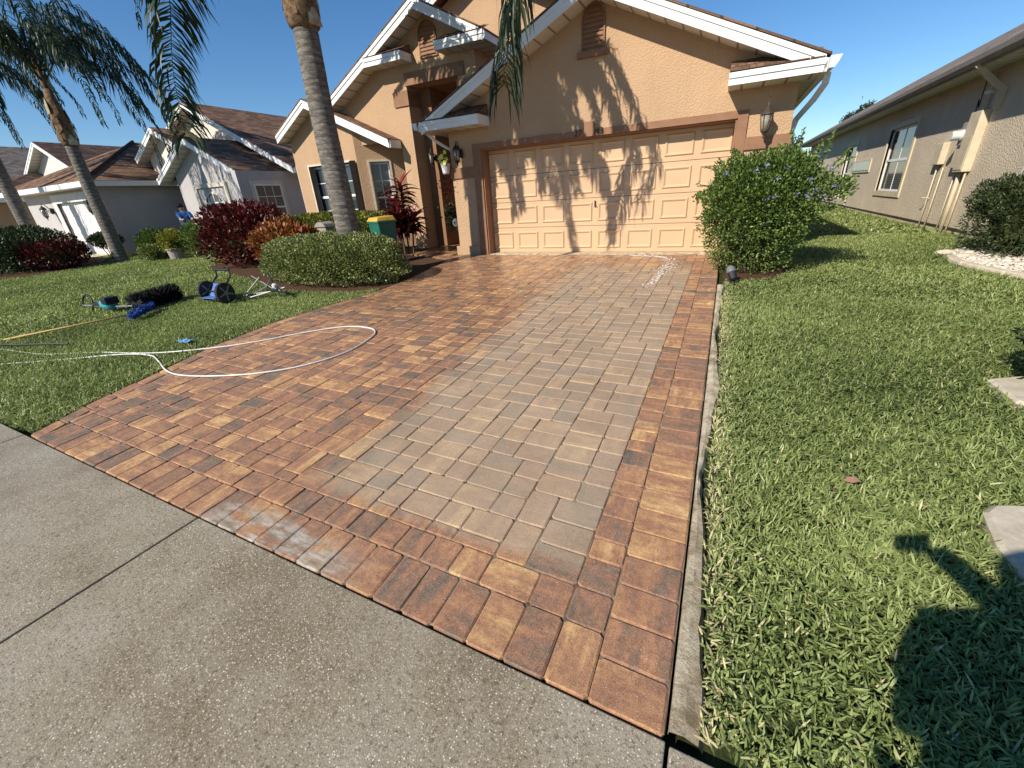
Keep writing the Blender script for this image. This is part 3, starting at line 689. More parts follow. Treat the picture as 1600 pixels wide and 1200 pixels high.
# brown door surround, side bands, keystone, plinth
b = MB(); b.box(-5.07, .165, YG-.03, YG-.001, .935, 1.045); b.box(-5.07, -4.87, YG-.03, YG-.001, GZ, .934); b.box(.014, .165, YG-.03, YG-.001, GZ, .934); b.box(-4.869, .013, YG, YG+.27, .915, .934); b.box(-4.869, -4.84, YG, YG+.27, GZ, .914); b.box(-.016, .013, YG, YG+.27, GZ, .914); b.build('door_trim', 'trim_brown', H)
box('keystone', 'trim_brown', H, -2.585, -2.395, YG-.062, YG-.031, .93, 1.17)
for x0, x1, z0, z1 in ((-5.68, -5.072, .415, .625), (.167, .83, .46, .645)): box('wall_band', 'trim_brown', H, x0, x1, YG-.035, YG-.001, z0, z1)
box('plinth', 'stucco_peach', H, -5.71, -5.074, YG-.06, YG-.001, GZ, -1.03, bevel=.01)
box('plinth', 'stucco_peach', H, .168, .86, YG-.06, YG-.001, GZ, -1.03, bevel=.01)
# garage door
gd = box('garage_door', 'black_plastic', H, -4.93, .07, 9.20, 9.24, GZ+.02, .934)
dw = 4.94/8; rh = (.934-GZ-.02)/4
pan = None
for r in range(4):
    z0 = GZ+.02+r*rh+.004; z1 = z0+rh-.008
    box('door_section', 'door_cream', gd, -4.93, .07, 9.178, 9.1995, z0, z1, bevel=.003)
    for c_ in range(8):
        xc = -4.90+dw*(c_+.5); zc = (z0+z1)/2; hw = dw*.5-.055; hh = rh*.5-.085
        if pan is None:
            vs = []; prof = [(0, 0), (.020, -.022), (.032, -.022), (.062, -.001), (.07, -.001)]
            for ins, dy in prof: vs += [(-hw+ins, dy, -hh+ins), (hw-ins, dy, -hh+ins), (hw-ins, dy, hh-ins), (-hw+ins, dy, hh-ins)]
            fs = [(4*i+k, 4*i+(k+1) % 4, 4*i+4+(k+1) % 4, 4*i+4+k) for i in range(4) for k in range(4)]+[(16, 17, 18, 19)]
            mb = MB(); mb.add(vs, fs); tmp = mb.build('door_panel', 'door_cream', gd, loc=(0, 0, 0)); pan = tmp.data; bpy.data.objects.remove(tmp)
        o = bpy.data.objects.new('door_panel', pan); link(o, gd, (xc, 9.1775, zc))
box('door_seal', 'trim_brown', gd, -4.87, .014, 9.15, 9.1775, .905, .934)
b = MB(); hx = -2.43; b.box(hx-.012, hx+.012, 9.155, 9.177, -.32, -.20); b.tube([(hx, 9.162, -.26), (hx, 9.14, -.26), (hx+.03, 9.135, -.31)], .008, 6); b.build('door_handle', 'black_metal', gd)
arch_vent(H, -2.455, 2.24, 2.90, .42, YG, 8, 'trim_brown')
lantern(H, -5.36, YG, .90, 1.05); lantern(H, .42, YG, .86, 1.1, 'bronze')
# address figures on the trim either side of the keystone
def text(body, size, loc, mat, parent, name, rot=(pi/2, 0, 0), ext=.004):
    c = bpy.data.curves.new(name, 'FONT'); c.body = body; c.size = size; c.extrude = ext; c.space_character = 1.05
    t = bpy.data.objects.new(name, c); col.objects.link(t); dg = bpy.context.evaluated_depsgraph_get()
    me = bpy.data.meshes.new_from_object(t.evaluated_get(dg)); bpy.data.objects.remove(t)
    me.materials.clear(); me.materials.append(M[mat]); o = bpy.data.objects.new(name, me); link(o, parent, loc); o.rotation_euler = rot; return o
text('27', .155, (-2.79, YG-.040, .955), 'black_metal', H, 'house_number')
text('43', .155, (-2.375, YG-.040, .955), 'black_metal', H, 'house_number')

# ---- entry tower
TY = 10.1; TR = 9.72; TAX, TAZ = -6.74, 4.06; ts = .50
tzz = lambda x: TAZ-.10-ts*abs(x-TAX)
b = MB()
b.prism([(-7.88, TY, GZ), (-7.48, TY, GZ), (-7.48, TY, 2.62), (-7.88, TY, 2.62)], (0, .5, 0))
b.prism([(-5.99, TY, 1.0), (-5.50, TY, 1.0), (-5.50, TY, 2.62), (-5.99, TY, 2.62)], (0, .5, 0))
b.prism([(-7.88, TY, 2.62), (-5.50, TY, 2.62), (-5.50, TY, tzz(-5.5)), (TAX, TY, tzz(TAX)), (-7.88, TY, tzz(-7.88))], (0, .5, 0))
b.prism([(-10.6, TY, 1.5), (-7.88, TY, 1.5), (-7.88, TY, tzz(-7.88)), (-10.6, TY, tzz(-10.6))], (0, .15, 0))
b.prism([(-5.50, TY+.5, 1.5), (-5.50, 14, 1.5), (-5.50, 14, 3.4), (-5.50, TY+.5, 3.4)], (-.12, 0, 0))
b.build('wall', 'stucco_peach', H)
b = MB(); b.box(-7.30, -7.15, 10.6, 13.1, GZ, 2.62); b.box(-7.88, -7.30, 10.6, 10.75, GZ, 2.62); b.box(-7.15, -5.65, 13.0, 13.15, GZ, 2.62); b.build('porch_wall', 'stucco_ochre_shaded', H)
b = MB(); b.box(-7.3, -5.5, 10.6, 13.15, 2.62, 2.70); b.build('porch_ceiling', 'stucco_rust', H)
dd = box('front_door', 'door_dark', H, -6.95, -5.9, 12.93, 12.998, GZ+.02, .95)
for zz in (-.9, -.1): box('door_panel', 'door_dark', dd, -6.75, -6.1, 12.905, 12.93, zz, zz+.65, bevel=.01)
b = MB(); b.box(-7.50, -5.80, TY-.03, TY-.001, 2.60, 2.86); b.build('lintel', 'trim_brown', H)
box('wall_band', 'trim_brown', H, -7.91, -7.45, TY-.035, TY+.52, 2.20, 2.52); box('wall_band', 'trim_brown', H, -6.02, -5.47, TY-.035, TY-.001, 2.20, 2.52)
b = MB()
b.slab([(TAX, TR-.055, TAZ+.02), (-9.9, TR-.055, TAZ+.02-ts*3.16), (-9.9, 15, TAZ+.02-ts*3.16), (TAX, 15, TAZ+.02)], .03, (0, 1, 0))
b.slab([(-4.98, TR-.055, TAZ+.02-ts*1.76), (TAX, TR-.055, TAZ+.02), (TAX, 15, TAZ+.02), (-4.98, 15, TAZ+.02-ts*1.76)], .03, (0, 1, 0))
b.build('roof', 'shingle_brown', H)
b = MB(); board(b, (-9.85, TR, TAZ-.02-ts*3.11), (TAX, TR, TAZ-.02), .19, .03); board(b, (TAX, TR, TAZ-.02), (-5.05, TR, TAZ-.02-ts*1.69), .19, .03); b.build('fascia', 'paint_white', H)
b = MB(); b.plane([(-9.85, TR, TAZ-.2-ts*3.11), (TAX, TR, TAZ-.19), (TAX, TY, TAZ-.19), (-9.85, TY, TAZ-.2-ts*3.11)], (1, 0, ts))
b.plane([(TAX, TR, TAZ-.19), (-5.05, TR, TAZ-.2-ts*1.69), (-5.05, TY, TAZ-.2-ts*1.69), (TAX, TY, TAZ-.19)], (1, 0, -ts)); b.build('soffit', 'soffit', H)
cornice(-8.34, -7.22, 3.03, 3.20, TR, TY, -1); cornice(-6.28, -5.05, 3.03, 3.20, TR, TY, 1)
b = MB(); b.box(-5.06, -5.0, TR-.03, 14, 3.03, 3.20); b.build('fascia', 'paint_white', H)
b = MB(); b.plane([(-5.03, TR, 3.025), (-5.5, TR, 3.025), (-5.5, 14, 3.025), (-5.03, 14, 3.025)], (0, 1, 0)); b.build('soffit', 'soffit', H)
arch_vent(H, -6.70, 3.06, 3.74, .50, TY, 8, 'trim_brown', sill=False)
lantern(H, -7.2, 10.58, 1.05, .95)
# ---- tall wall of the main roof behind
b = MB(); b.prism([(-9, 12, 2), (-2.2, 12, 2), (-2.2, 12, 5.2-2.0), (-6.2, 12, 5.2), (-9, 12, 5.2-1.4)], (0, .15, 0)); b.build('wall', 'stucco_peach', H)
b = MB(); b.slab([(-6.2, 11.55, 5.36), (-9.4, 11.55, 3.76), (-9.4, 18, 3.76), (-6.2, 18, 5.36)], .03, (0, 1, 0)); b.slab([(-1.9, 11.55, 3.21), (-6.2, 11.55, 5.36), (-6.2, 18, 5.36), (-1.9, 18, 3.21)], .03, (0, 1, 0)); b.build('roof', 'shingle_brown', H)
b = MB(); board(b, (-9.3, 11.58, 3.78), (-6.2, 11.58, 5.33), .19, .03); board(b, (-6.2, 11.58, 5.33), (-1.95, 11.58, 3.2), .19, .03); b.build('fascia', 'paint_white', H)

# ---- bay wing
RB, WB = 9.63, 9.95
pa = PY(472, 156, RB); pl_ = PY(432, 213, RB); pr_ = PY(608, 222, RB)
bA = Vector((pa.x, RB, pa.z)); bl = Vector((pl_.x, RB, pl_.z)); br_ = Vector((pr_.x, RB, pr_.z+.06))
slr = (bA.z-br_.z)/(br_.x-bA.x)
b = MB()
b.slab([(br_.x+.02, RB-.055, br_.z+.02), (bA.x, RB-.055, bA.z+.03), (bA.x, 10.4, bA.z+.03), (br_.x+.02, 10.4, br_.z+.02)], .03, (0, 1, 0))
b.slab([(bA.x, RB-.055, bA.z+.03), (bl.x-.02, RB-.055, bl.z+.02), (bl.x-.02, 15, bl.z+.02), (bA.x, 15, bA.z+.03)], .03, (0, 1, 0)); b.build('roof', 'shingle_brown', H)
b = MB(); board(b, bl, bA, .19, .03); board(b, bA, br_, .19, .03); b.prism([(br_.x, RB, br_.z), (br_.x, TY-.04, br_.z), (br_.x, TY-.04, br_.z-.18), (br_.x, RB, br_.z-.18)], (.03, 0, 0)); b.prism([(bl.x, RB, bl.z), (bl.x, 15, bl.z), (bl.x, 15, bl.z-.18), (bl.x, RB, bl.z-.18)], (-.03, 0, 0)); b.build('fascia', 'paint_white', H)
wl_ = PY(456, 234, WB).x; wr_ = PY(550, 211, WB).x
zt = lambda x: (bA.z-.17-slr*(x-bA.x)) if x > bA.x else bA.z-.17-(bA.z-bl.z)/(bA.x-bl.x)*(bA.x-x)
b = MB()
b.plane([(bl.x, RB, bl.z-.18), (bA.x, RB, bA.z-.18), (bA.x, WB+.05, bA.z-.18), (bl.x, WB+.05, bl.z-.18)], (1, 0, .5))
b.plane([(bA.x, RB, bA.z-.18), (br_.x, RB, br_.z-.18), (br_.x, 10.9, br_.z-.18), (bA.x, 10.9, bA.z-.18)], (1, 0, -slr))
b.plane([(bl.x, RB, bl.z-.18), (wl_+.01, RB+.3, bl.z-.18), (wl_+.01, 15, bl.z-.18), (bl.x, 15, bl.z-.18)], (0, 1, 0)); b.build('soffit', 'soffit', H)
# window openings are real holes: wall pieces round them
def hole_wall(b, A, u, L, zb, topf, holes, th=.15):
    """wall from A along u for L, from zb up to topf(s); holes (s0, s1, z0, z1) sorted in s"""
    A = Vector(A); u = Vector(u).normalized(); n = Vector((-u.y, u.x, 0))*th
    P = lambda s, z: Vector((A.x+u.x*s, A.y+u.y*s, z)); s = 0
    for s0, s1, z0, z1 in holes+[(L, L, 0, 0)]:
        if s0 > s:
            ks = [s, s0]; b.prism([P(s, zb), P(s0, zb), P(s0, topf(s0)), P(s, topf(s))], n)
        if s1 > s0:
            b.prism([P(s0, zb), P(s1, zb), P(s1, z0), P(s0, z0)], n)
            if topf(s0)-z1 > .01: b.prism([P(s0, z1), P(s1, z1), P(s1, topf(s1)), P(s0, topf(s0))], n)
        s = s1
fx0 = PY(483, 262, WB).x; fx1 = PY(546, 250, WB).x; fz1 = PY(500, 259, WB).z
b = MB(); apx = bA.x
L1 = wr_-wl_
hole_wall(b, (wl_, WB, 0), (1, 0, 0), L1, GZ, lambda s: fz1, [(fx0-wl_, fx1-wl_, -.55, fz1)])
b.prism([(wl_, WB, fz1), (wr_, WB, fz1), (wr_, WB, zt(wr_)), (apx, WB, zt(apx)), (wl_, WB, zt(wl_))], (0, .15, 0))
u45 = Vector((1, 1, 0)).normalized(); A45 = Vector((wr_, WB, 0)); n45 = Vector((u45.y, -u45.x, 0))
def P45(px_, py_):
    d = ray(px_, py_); return d*(A45.dot(n45)/d.dot(n45))
w0 = P45(573, 250); w1 = P45(610, 249); s0 = (w0-A45).dot(u45); s1 = (w1-A45).dot(u45); wz1 = w0.z
L45 = (-7.88-wr_)*sqrt(2)
hole_wall(b, A45, u45, L45, GZ, lambda s: zt(wr_+s*u45.x), [(s0+.05, s1-.05, -.75, wz1-.05)])
b.prism([(wl_, WB+.15, GZ), (wl_, 15, GZ), (wl_, 15, 1.9), (wl_, WB+.15, 1.9)], (.15, 0, 0))
b.build('bay_wall', 'stucco_peach', H)
surround(H, (fx0, WB, -.55), (1, 0, 0), fx1-fx0, fz1+.55, .045, 'frame_cream')
window(H, (fx0+.02, WB+.10, -.53), (1, 0, 0), fx1-fx0-.04, fz1+.50, 4, 4, rec=.1, fr=.05)
surround(H, A45+u45*(s0+.05)+Vector((0, 0, -.75)), u45, s1-s0-.1, wz1+.70, .05, 'frame_cream')
window(H, A45+u45*(s0+.06)-n45*.08+Vector((0, 0, -.73)), u45, s1-s0-.12, wz1+.66, 2, 4, glass='glass_blinds', fr=.035)
# folded accordion storm shutters beside the windows
def shutter(A, u, z0, z1, n=4, pitch=.035):
    A = Vector(A); u = Vector(u).normalized(); nn = Vector((u.y, -u.x, 0)); b = MB()
    for i in range(n):
        p = A+u*(i*pitch); q = p+u*pitch*.5+nn*.07; r_ = p+u*pitch
        for a_, c_ in ((p, q), (q, r_)): b.prism([(a_.x, a_.y, z0), (c_.x, c_.y, z0), (c_.x, c_.y, z1), (a_.x, a_.y, z1)], nn*.006)
    b.build('storm_shutter', 'shutter', H)
shutter((fx0+.01, WB+.03, 0), (1, 0, 0), -.53, fz1-.02); shutter((fx1+.05, WB-.03, 0), (1, 0, 0), -.55, fz1+.02, 5)
shutter(A45+u45*(s0+.06)+n45*(-.02), u45, -.73, wz1-.07, 2, .03)
spout([(wl_-.1, WB+.25, 1.7), (wl_-.06, WB+.2, 1.4), (wl_-.05, WB+.1, 1.2), (wl_-.05, WB+.1, -1.2)], .09, 'frame_cream')

# ================================================================== right-hand neighbour
XN = 4.2
N = thing('neighbor_house', 'tan stucco house along the right lawn with utility boxes on its wall', 'house', (XN, 12, -1.25))
def PXn(px_, py_): return PX(px_, py_, XN)
wy0, wy1 = PXn(1417, 215).y, PXn(1390, 299).y    # placeholders, refined below
a0 = PXn(1404, 300); a1 = PXn(1368, 298); at_ = PXn(1405, 205); wy0, wy1 = a0.y, a1.y; wz0 = a0.z; wz1n = wz0+1.62
g0 = PXn(1359, 262); g1 = PXn(1334, 262)
f0, f1 = PXn(1323, 300).y, PXn(1308, 300).y
b = MB()
Yn0, Yn1 = 5.2, 33.
hs = [(Yn1-f1, Yn1-f0, -.95, .95), (Yn1-wy1, Yn1-wy0, wz0, wz1n)]
hole_wall(b, (XN, Yn1, 0), (0, -1, 0), Yn1-Yn0, -1.13, lambda s: 1.66, [h for h in hs], th=.2)
b.build('wall', 'stucco_tan', N)
b = MB(); b.box(XN+.02, XN+.2, Yn0, Yn1, -1.4, -1.13); b.build('foundation', 'stucco_tan', N)
b = MB(); b.box(XN-.012, XN+.02, Yn0, Yn1, -1.135, -1.118); b.build('weep_screed', 'black_metal', N)
b = MB(); b.slab([(3.66, Yn0-.4, 1.74), (8.4, Yn0-.4, 4.3), (8.4, Yn1+.4, 4.3), (3.66, Yn1+.4, 1.74)][::-1], .03, (0, 1, 0)); b.build('roof', 'shingle_grey', N)
b = MB(); b.plane([(3.76, Yn0-.4, 1.57), (3.76, Yn1+.4, 1.57), (XN, Yn1+.4, 1.57), (XN, Yn0-.4, 1.57)], (0, 1, 0)); b.build('soffit', 'soffit', N)
b = MB(); b.box(3.74, 3.765, Yn0-.4, Yn1+.4, 1.56, 1.73); b.build('fascia', 'box_grey', N)
b = MB(); b.prism([(3.74, Yn0-.4, 1.60), (3.74, Yn0-.4, 1.72), (3.62, Yn0-.4, 1.72), (3.64, Yn0-.4, 1.65), (3.68, Yn0-.4, 1.60)], (0, Yn1-Yn0+.8, 0)); b.build('gutter', 'box_grey', N)
surround(N, (XN, wy1, wz0), (0, -1, 0), wy1-wy0, wz1n-wz0, .13, 'box_tan', .03)
window(N, (XN+.06, wy1, wz0), (0, -1, 0), wy1-wy0, wz1n-wz0, 2, 2, glass='glass_blinds', fr=.05)
surround(N, (XN, f1, -.95), (0, -1, 0), f1-f0, 1.9, .15, 'box_tan', .03); window(N, (XN+.06, f1, -.95), (0, -1, 0), f1-f0, 1.9, 1, 2)
# glass-block slot
gb = MB(); gb.box(XN-.03, XN-.001, g0.y-.06, g1.y+.06, g0.z-.13, g0.z+.26); gb = gb.build('block_window', 'box_tan', N)
nb_ = 6
for i in range(nb_):
    y0 = g0.y+(g1.y-g0.y)*i/nb_; box('glass_block', 'glass_block', gb, XN-.045, XN-.03, y0+.03, y0+(g1.y-g0.y)/nb_-.03, g0.z-.07, g0.z+.20, bevel=.01)
# electrics: panel, meter, side box, conduits
def onN(px_, py_): return PXn(px_, py_)
p0 = onN(1512, 268); p1 = onN(1493, 268); ptop = onN(1545, 193); 
mz0, mz1 = p0.z, p0.z+1.02
yy0, yy1 = p0.y-.12, p0.y+.30
b = MB(); b.box(XN-.14, XN-.001, yy0, yy1, mz0, mz1); P_ = b.build('electric_panel', 'box_tan', N, bevel=.008)
box('panel_cover', 'box_tan', P_, XN-.150, XN-.141, yy0+.03, yy1-.03, mz0+.04, mz1*.0+mz0+.62, bevel=.004)
b = MB(); b.box(XN-.10, XN-.001, yy1+.05, yy1+.32, mz0+.08, mz0+.42); b.build('junction_box', 'box_tan', N, bevel=.006)
bx = onN(1470, 257); b = MB(); b.box(XN-.12, XN-.001, bx.y-.17, bx.y+.17, bx.z, bx.z+.42); b.build('cable_box', 'box_tan', N, bevel=.01)
# round meter on its own socket
my = yy1+.16; mz = mz0+.66
b = MB(); b.box(XN-.11, XN-.001, my-.13, my+.13, mz-.18, mz+.22); ms = b.build('meter_socket', 'box_grey', N, bevel=.008)
b = MB(); b.X = Matrix.Translation((XN-.11, my, mz)) @ Matrix.Rotation(-pi/2, 4, 'Y'); b.lathe((0, 0, 0), [(.10, 0), (.10, .03), (.085, .035), (.085, .15), (.07, .17)], 20); b.build('meter', 'meter_white', ms, smooth=False)
b = MB()
for q, r_ in ((bx.y, .014), (bx.y-.33, .014), (yy1+.1, .014), (yy1-.12, .04), (yy0+.06, .018)):
    m_ = MB(); m_.tube([(XN-.045, q, -1.24), (XN-.045, q, min(bx.z if r_ == .014 and q == bx.y else mz0+.1, mz0+.1))], r_, 8); m_.build('conduit', 'box_tan', N, smooth=True)
m_ = MB(); m_.tube([(XN-.04, yy0+.2, mz1), (XN-.04, yy0+.2, 1.5)], .022, 8); m_.build('conduit', 'box_tan', N, smooth=True)
m_ = MB(); m_.tube([(XN-.02, my+.02, mz+.2), (XN-.02, my+.08, mz+.6), (XN-.02, my-.02, 1.0), (XN-.02, my+.02, 1.55)], .008, 6); m_.build('cable', 'black_plastic', N)
b = MB(); hb = onN(1448, 330); b.tube([(XN-.02, bx.y-.02, -.62), (XN-.16, bx.y-.02, -.60)], .012, 6); b.tube([(XN-.16, bx.y-.06, -.60), (XN-.16, bx.y+.02, -.60)], .01, 6); b.build('hose_tap', 'box_tan', N)
# downspout near the panel and small security light
dsy = yy0-.25
b = MB(); b.bar((3.70, dsy, 1.60), (3.85, dsy, 1.45), .08, .06, (0, 1, 0)); b.bar((3.85, dsy, 1.45), (XN-.05, dsy, 1.18), .08, .06, (0, 1, 0)); b.bar((XN-.05, dsy, 1.22), (XN-.05, dsy, mz1-.02), .09, .07, (0, 1, 0)); b.build('downspout', 'box_tan', N)
cl = onN(1553, 143); b = MB(); b.X = Matrix.Translation((XN-.04, cl.y, cl.z)) @ Matrix.Rotation(-pi/2, 4, 'Y'); b.lathe((0, 0, -.04), [(.035, 0), (.035, .03), (.028, .10), (.02, .12)], 12); b.build('security_camera', 'paint_white', N)
# window further right, mostly out of the picture
cw = onN(1593, 300); surround(N, (XN, cw.y, -.9), (0, -1, 0), 1.0, 1.7, .10, 'paint_white', .03)
window(N, (XN-.045, cw.y, -.9), (0, -1, 0), 1.0, 1.7, 2, 4, fr=.05)

# ================================================================== left-hand neighbour (white house)
A_ = thing('neighbor_house', 'white stucco house with arched window and white garage door, left of the palm', 'house', (-21, 10, -1.24))
GY = 8.9
b = MB()
hole_wall(b, (-28.0, GY, 0), (1, 0, 0), 6.6, GZ, lambda s: 1.30, [(2.85, 5.85, GZ+.001, .80)], th=.2)
b.prism([(-21.4, GY+.2, GZ), (-21.4, 13, GZ), (-21.4, 13, 1.3), (-21.4, GY+.2, 1.3)], (-.2, 0, 0))
b.prism([(-21.4, 13, GZ), (-18.9, 13, GZ), (-18.9, 13, 1.6), (-21.4, 13, 1.6)], (0, .2, 0))
b.prism([(-14.8, 10.0, GZ), (-14.8, 26, GZ), (-14.8, 26, 1.3), (-14.8, 10.0, 1.3)], (-.2, 0, 0))
b.build('wall', 'stucco_grey', A_)
gd2 = box('garage_door', 'door_white', A_, -25.15, -22.15, GY+.12, GY+.16, GZ+.01, .80)
for r in range(4):
    z0 = GZ+.02+r*.505; box('door_section', 'door_white', gd2, -25.14, -22.16, GY+.10, GY+.119, z0, z0+.495, bevel=.005)
    for c_ in range(6): box('door_panel', 'door_white', gd2, -25.14+.06+c_*.49, -25.14+.44+c_*.49, GY+.088, GY+.099, z0+.1, z0+.4, bevel=.01)
surround(A_, (-25.15, GY, GZ), (1, 0, 0), 3.0, 2.04, .32, 'trim_white', .03, 'door_trim', (1, 1, 0, 1))
lantern(A_, -25.75, GY-.03, .55, 1.4); lantern(A_, -21.8, GY-.03, .60, 1.4)
b = MB(); ex = -20.95; cx_ = -24.9; hz = 3.24
b.slab([(-28.9, 8.45, 1.42), (ex, 8.45, 1.42), (cx_, 12.4, hz)], .05, (1, 0, 0))
b.slab([(ex, 8.45, 1.42), (ex, 20, 1.42), (cx_, 20, hz), (cx_, 12.4, hz)], .05, (0, 1, 0))
b.slab([(-28.9, 20, 1.42), (-28.9, 8.45, 1.42), (cx_, 12.4, hz), (cx_, 20, hz)], .05, (0, -1, 0))
b.build('roof', 'shingle_brown', A_)
b = MB(); b.tube([Vector((ex, 8.45, 1.44)), Vector((cx_, 12.4, hz+.03))], .07, 5); b.build('hip_cap', 'shingle_brown', A_)
b = MB(); b.box(-28.9, ex, 8.40, 8.45, 1.22, 1.40); b.box(ex, ex+.05, 8.40, 13, 1.22, 1.40); b.build('fascia', 'paint_white', A_)
b = MB(); b.box(-28.9, ex, 8.45, 8.9, 1.215, 1.23); b.box(-21.4, ex, 8.9, 13, 1.215, 1.23); b.build('soffit', 'paint_offwhite', A_)
spout([(-21.3, 8.5, 1.2), (-21.3, 8.75, 1.0), (-21.33, 8.84, .8), (-21.33, 8.84, -1.2)], .08, 'paint_white', A_)
def gable(par, Yf, xl_, xa, xr, za, slope, Yb, over, wall, roofm, wallbase, fasc='paint_white', wall_in=.3):
    zl, zr = za-slope*(xa-xl_), za-slope*(xr-xa); b = MB()
    b.slab([(xa, Yf-.02, za+.03), (xl_-.03, Yf-.02, zl+.02), (xl_-.03, Yb, zl+.02), (xa, Yb, za+.03)], .05, (0, 1, 0))
    b.slab([(xr+.03, Yf-.02, zr+.02), (xa, Yf-.02, za+.03), (xa, Yb, za+.03), (xr+.03, Yb, zr+.02)], .05, (0, 1, 0)); b.build('roof', roofm, par)
    b = MB(); board(b, (xl_, Yf, zl), (xa, Yf, za), .2, .04); board(b, (xa, Yf, za), (xr, Yf, zr), .2, .04)
    b.box(xr, xr+.05, Yf, Yb, zr-.19, zr-.01); b.box(xl_-.05, xl_, Yf, Yb, zl-.19, zl-.01); b.build('fascia', fasc, par)
    b = MB(); b.plane([(xl_, Yf, zl-.19), (xa, Yf, za-.19), (xa, Yf+over, za-.19), (xl_, Yf+over, zl-.19)], (1, 0, slope)); b.plane([(xa, Yf, za-.19), (xr, Yf, zr-.19), (xr, Yf+over, zr-.19), (xa, Yf+over, za-.19)], (1, 0, -slope))
    b.plane([(xr, Yf, zr-.19), (xr-wall_in, Yf, zr-.19), (xr-wall_in, Yb, zr-.19), (xr, Yb, zr-.19)], (0, 1, 0)); b.build('soffit', 'soffit', par)
    t = lambda x: za-.15-slope*abs(x-xa); b = MB(); l, r = xl_+wall_in, xr-wall_in
    b.prism([(l, Yf+over, wallbase), (r, Yf+over, wallbase), (r, Yf+over, t(r)), (xa, Yf+over, t(xa)), (l, Yf+over, t(l))], (0, .2, 0)); b.build('gable_wall', wall, par)
gable(A_, 11.9, -23.6, -19.6, -14.3, 4.05, .50, 26, .35, 'stucco_cream', 'shingle_brown', 1.2)
gable(A_, 10.95, -22.2, -20.45, -19.0, 3.2, .52, 14, .35, 'stucco_cream', 'shingle_brown', 1.2)
arch_vent(A_, -20.3, 1.75, 2.35, .8, 11.3, 1, 'box_grey', False)
gable(A_, 10.15, -19.65, -17.35, -14.95, 2.52, .51, 13, .35, 'stucco_grey', 'shingle_brown', GZ, wall_in=.55)
def arch_window(par, xc, z0, z1, wd, Yw):
    R = wd/2; zc = z1-R; prof = [(-R, z0), (R, z0)]+[(R*cos(t), zc+R*sin(t)) for t in np.linspace(0, pi, 15)]
    k = len(prof); f = MB(); inn = [(x*.9, zc+(z-zc)*.9 if z > zc else z+.08*(z == z0)) for x, z in prof]
    vs = [(xc+x, Yw-.04, z) for x, z in prof]+[(xc+x, Yw-.04, z) for x, z in inn]+[(xc+x, Yw+.0, z) for x, z in prof]+[(xc+x, Yw+.0, z) for x, z in inn]
    f.add(vs, [(i, (i+1) % k, k+(i+1) % k, k+i) for i in range(k)]+[(2*k+i, 2*k+(i+1) % k, (i+1) % k, i) for i in range(k)]+[(k+i, k+(i+1) % k, 3*k+(i+1) % k, 3*k+i) for i in range(k)])
    W = f.build('window', 'frame_cream', par)
    g = MB(); g.add([(xc+x*.92, Yw-.006, zc+(z-zc)*.92 if z > zc else z) for x, z in prof], [tuple(range(k))]); g.build('pane', 'glass', W)
    q = MB()
    for i in (-1, 0, 1):
        x = xc+i*R*.45; q.box(x-.02, x+.02, Yw-.025, Yw-.01, z0, zc+sqrt(max(0, (R*.9)**2-(i*R*.45)**2)))
    for z in (zc, zc-.5*(zc-z0), zc+.45*R): h = R*.9 if z <= zc else sqrt((R*.9)**2-(z-zc)**2); q.box(xc-h, xc+h, Yw-.026, Yw-.011, z-.02, z+.02)
    q.build('glazing_bar', 'paint_white', W)
arch_window(A_, -17.15, -.75, .78, 1.35, 10.5)
surround(A_, (-17.98, 10.5, -.9), (1, 0, 0), 1.66, 1.82, .14, 'frame_cream', .06)
surround(A_, (-14.8, 11.50, -.62), (0, 1, 0), -.0, 0.001, .001, 'frame_cream') if False else None
window(A_, (-14.745, 10.5, -.62), (0, 1, 0), 1.06, 1.50, 3, 4, fr=.05, glass='glass_blinds')
surround(A_, (-14.79, 10.5, -.62), (0, 1, 0), 1.06, 1.50, .12, 'frame_cream', .03)
b = MB(); b.prism([(-16.1, 10.5, -.15), (-15.5, 10.5, -.15), (-15.5, 10.5, .05), (-16.1, 10.5, .05)], (0, -.06, 0)); b.build('wall_band', 'trim_white', A_)

# far houses
B_ = thing('far_house', 'cream gabled house with dark brown roof beyond the white house at the far left', 'house', (-34, 12, -1.24))
gable(B_, 12, -38, -33.4, -28.9, 4.05, .50, 26, .4, 'stucco_cream', 'shingle_dark', -1.2)
b = MB(); b.slab([(-41.5, 8.6, 1.42), (-33.0, 8.6, 1.42), (-35.2, 11.9, 2.7), (-39.5, 11.9, 2.7)], .05, (1, 0, 0)); b.slab([(-33.0, 8.6, 1.42), (-33.0, 12.4, 1.42), (-35.2, 12.4, 2.7), (-35.2, 11.9, 2.7)], .05, (0, 1, 0)); b.build('roof', 'shingle_dark', B_)
b = MB(); b.box(-41.2, -33.4, 9.0, 12.6, GZ, 1.35); b.build('wall', 'stucco_peach', B_)
b = MB(); b.box(-41.5, -33.0, 8.55, 8.6, 1.20, 1.40); b.box(-33.0, -32.95, 8.55, 12, 1.2, 1.4); b.build('fascia', 'paint_white', B_)
gdb = box('garage_door', 'door_white', B_, -39.8, -36.6, 8.93, 8.99, GZ, .8)
for r in range(4): box('door_section', 'door_white', gdb, -39.78, -36.62, 8.905, 8.929, GZ+.02+r*.5, GZ+.50+r*.5)
C_h = thing('far_house', 'house with a grey shingle roof at the far left edge of the row', 'house', (-48, 12, -1.24))
gable(C_h, 12, -54, -48, -42, 5.4, .52, 28, .4, 'stucco_grey', 'shingle_grey', -1.2)
b = MB(); b.slab([(-56, 9, 1.42), (-43, 9, 1.42), (-46, 12.5, 3.0), (-53, 12.5, 3.0)], .05, (1, 0, 0)); b.slab([(-43, 9, 1.42), (-43, 13, 1.42), (-46, 13, 3.0), (-46, 12.5, 3.0)], .05, (0, 1, 0)); b.build('roof', 'shingle_grey', C_h)
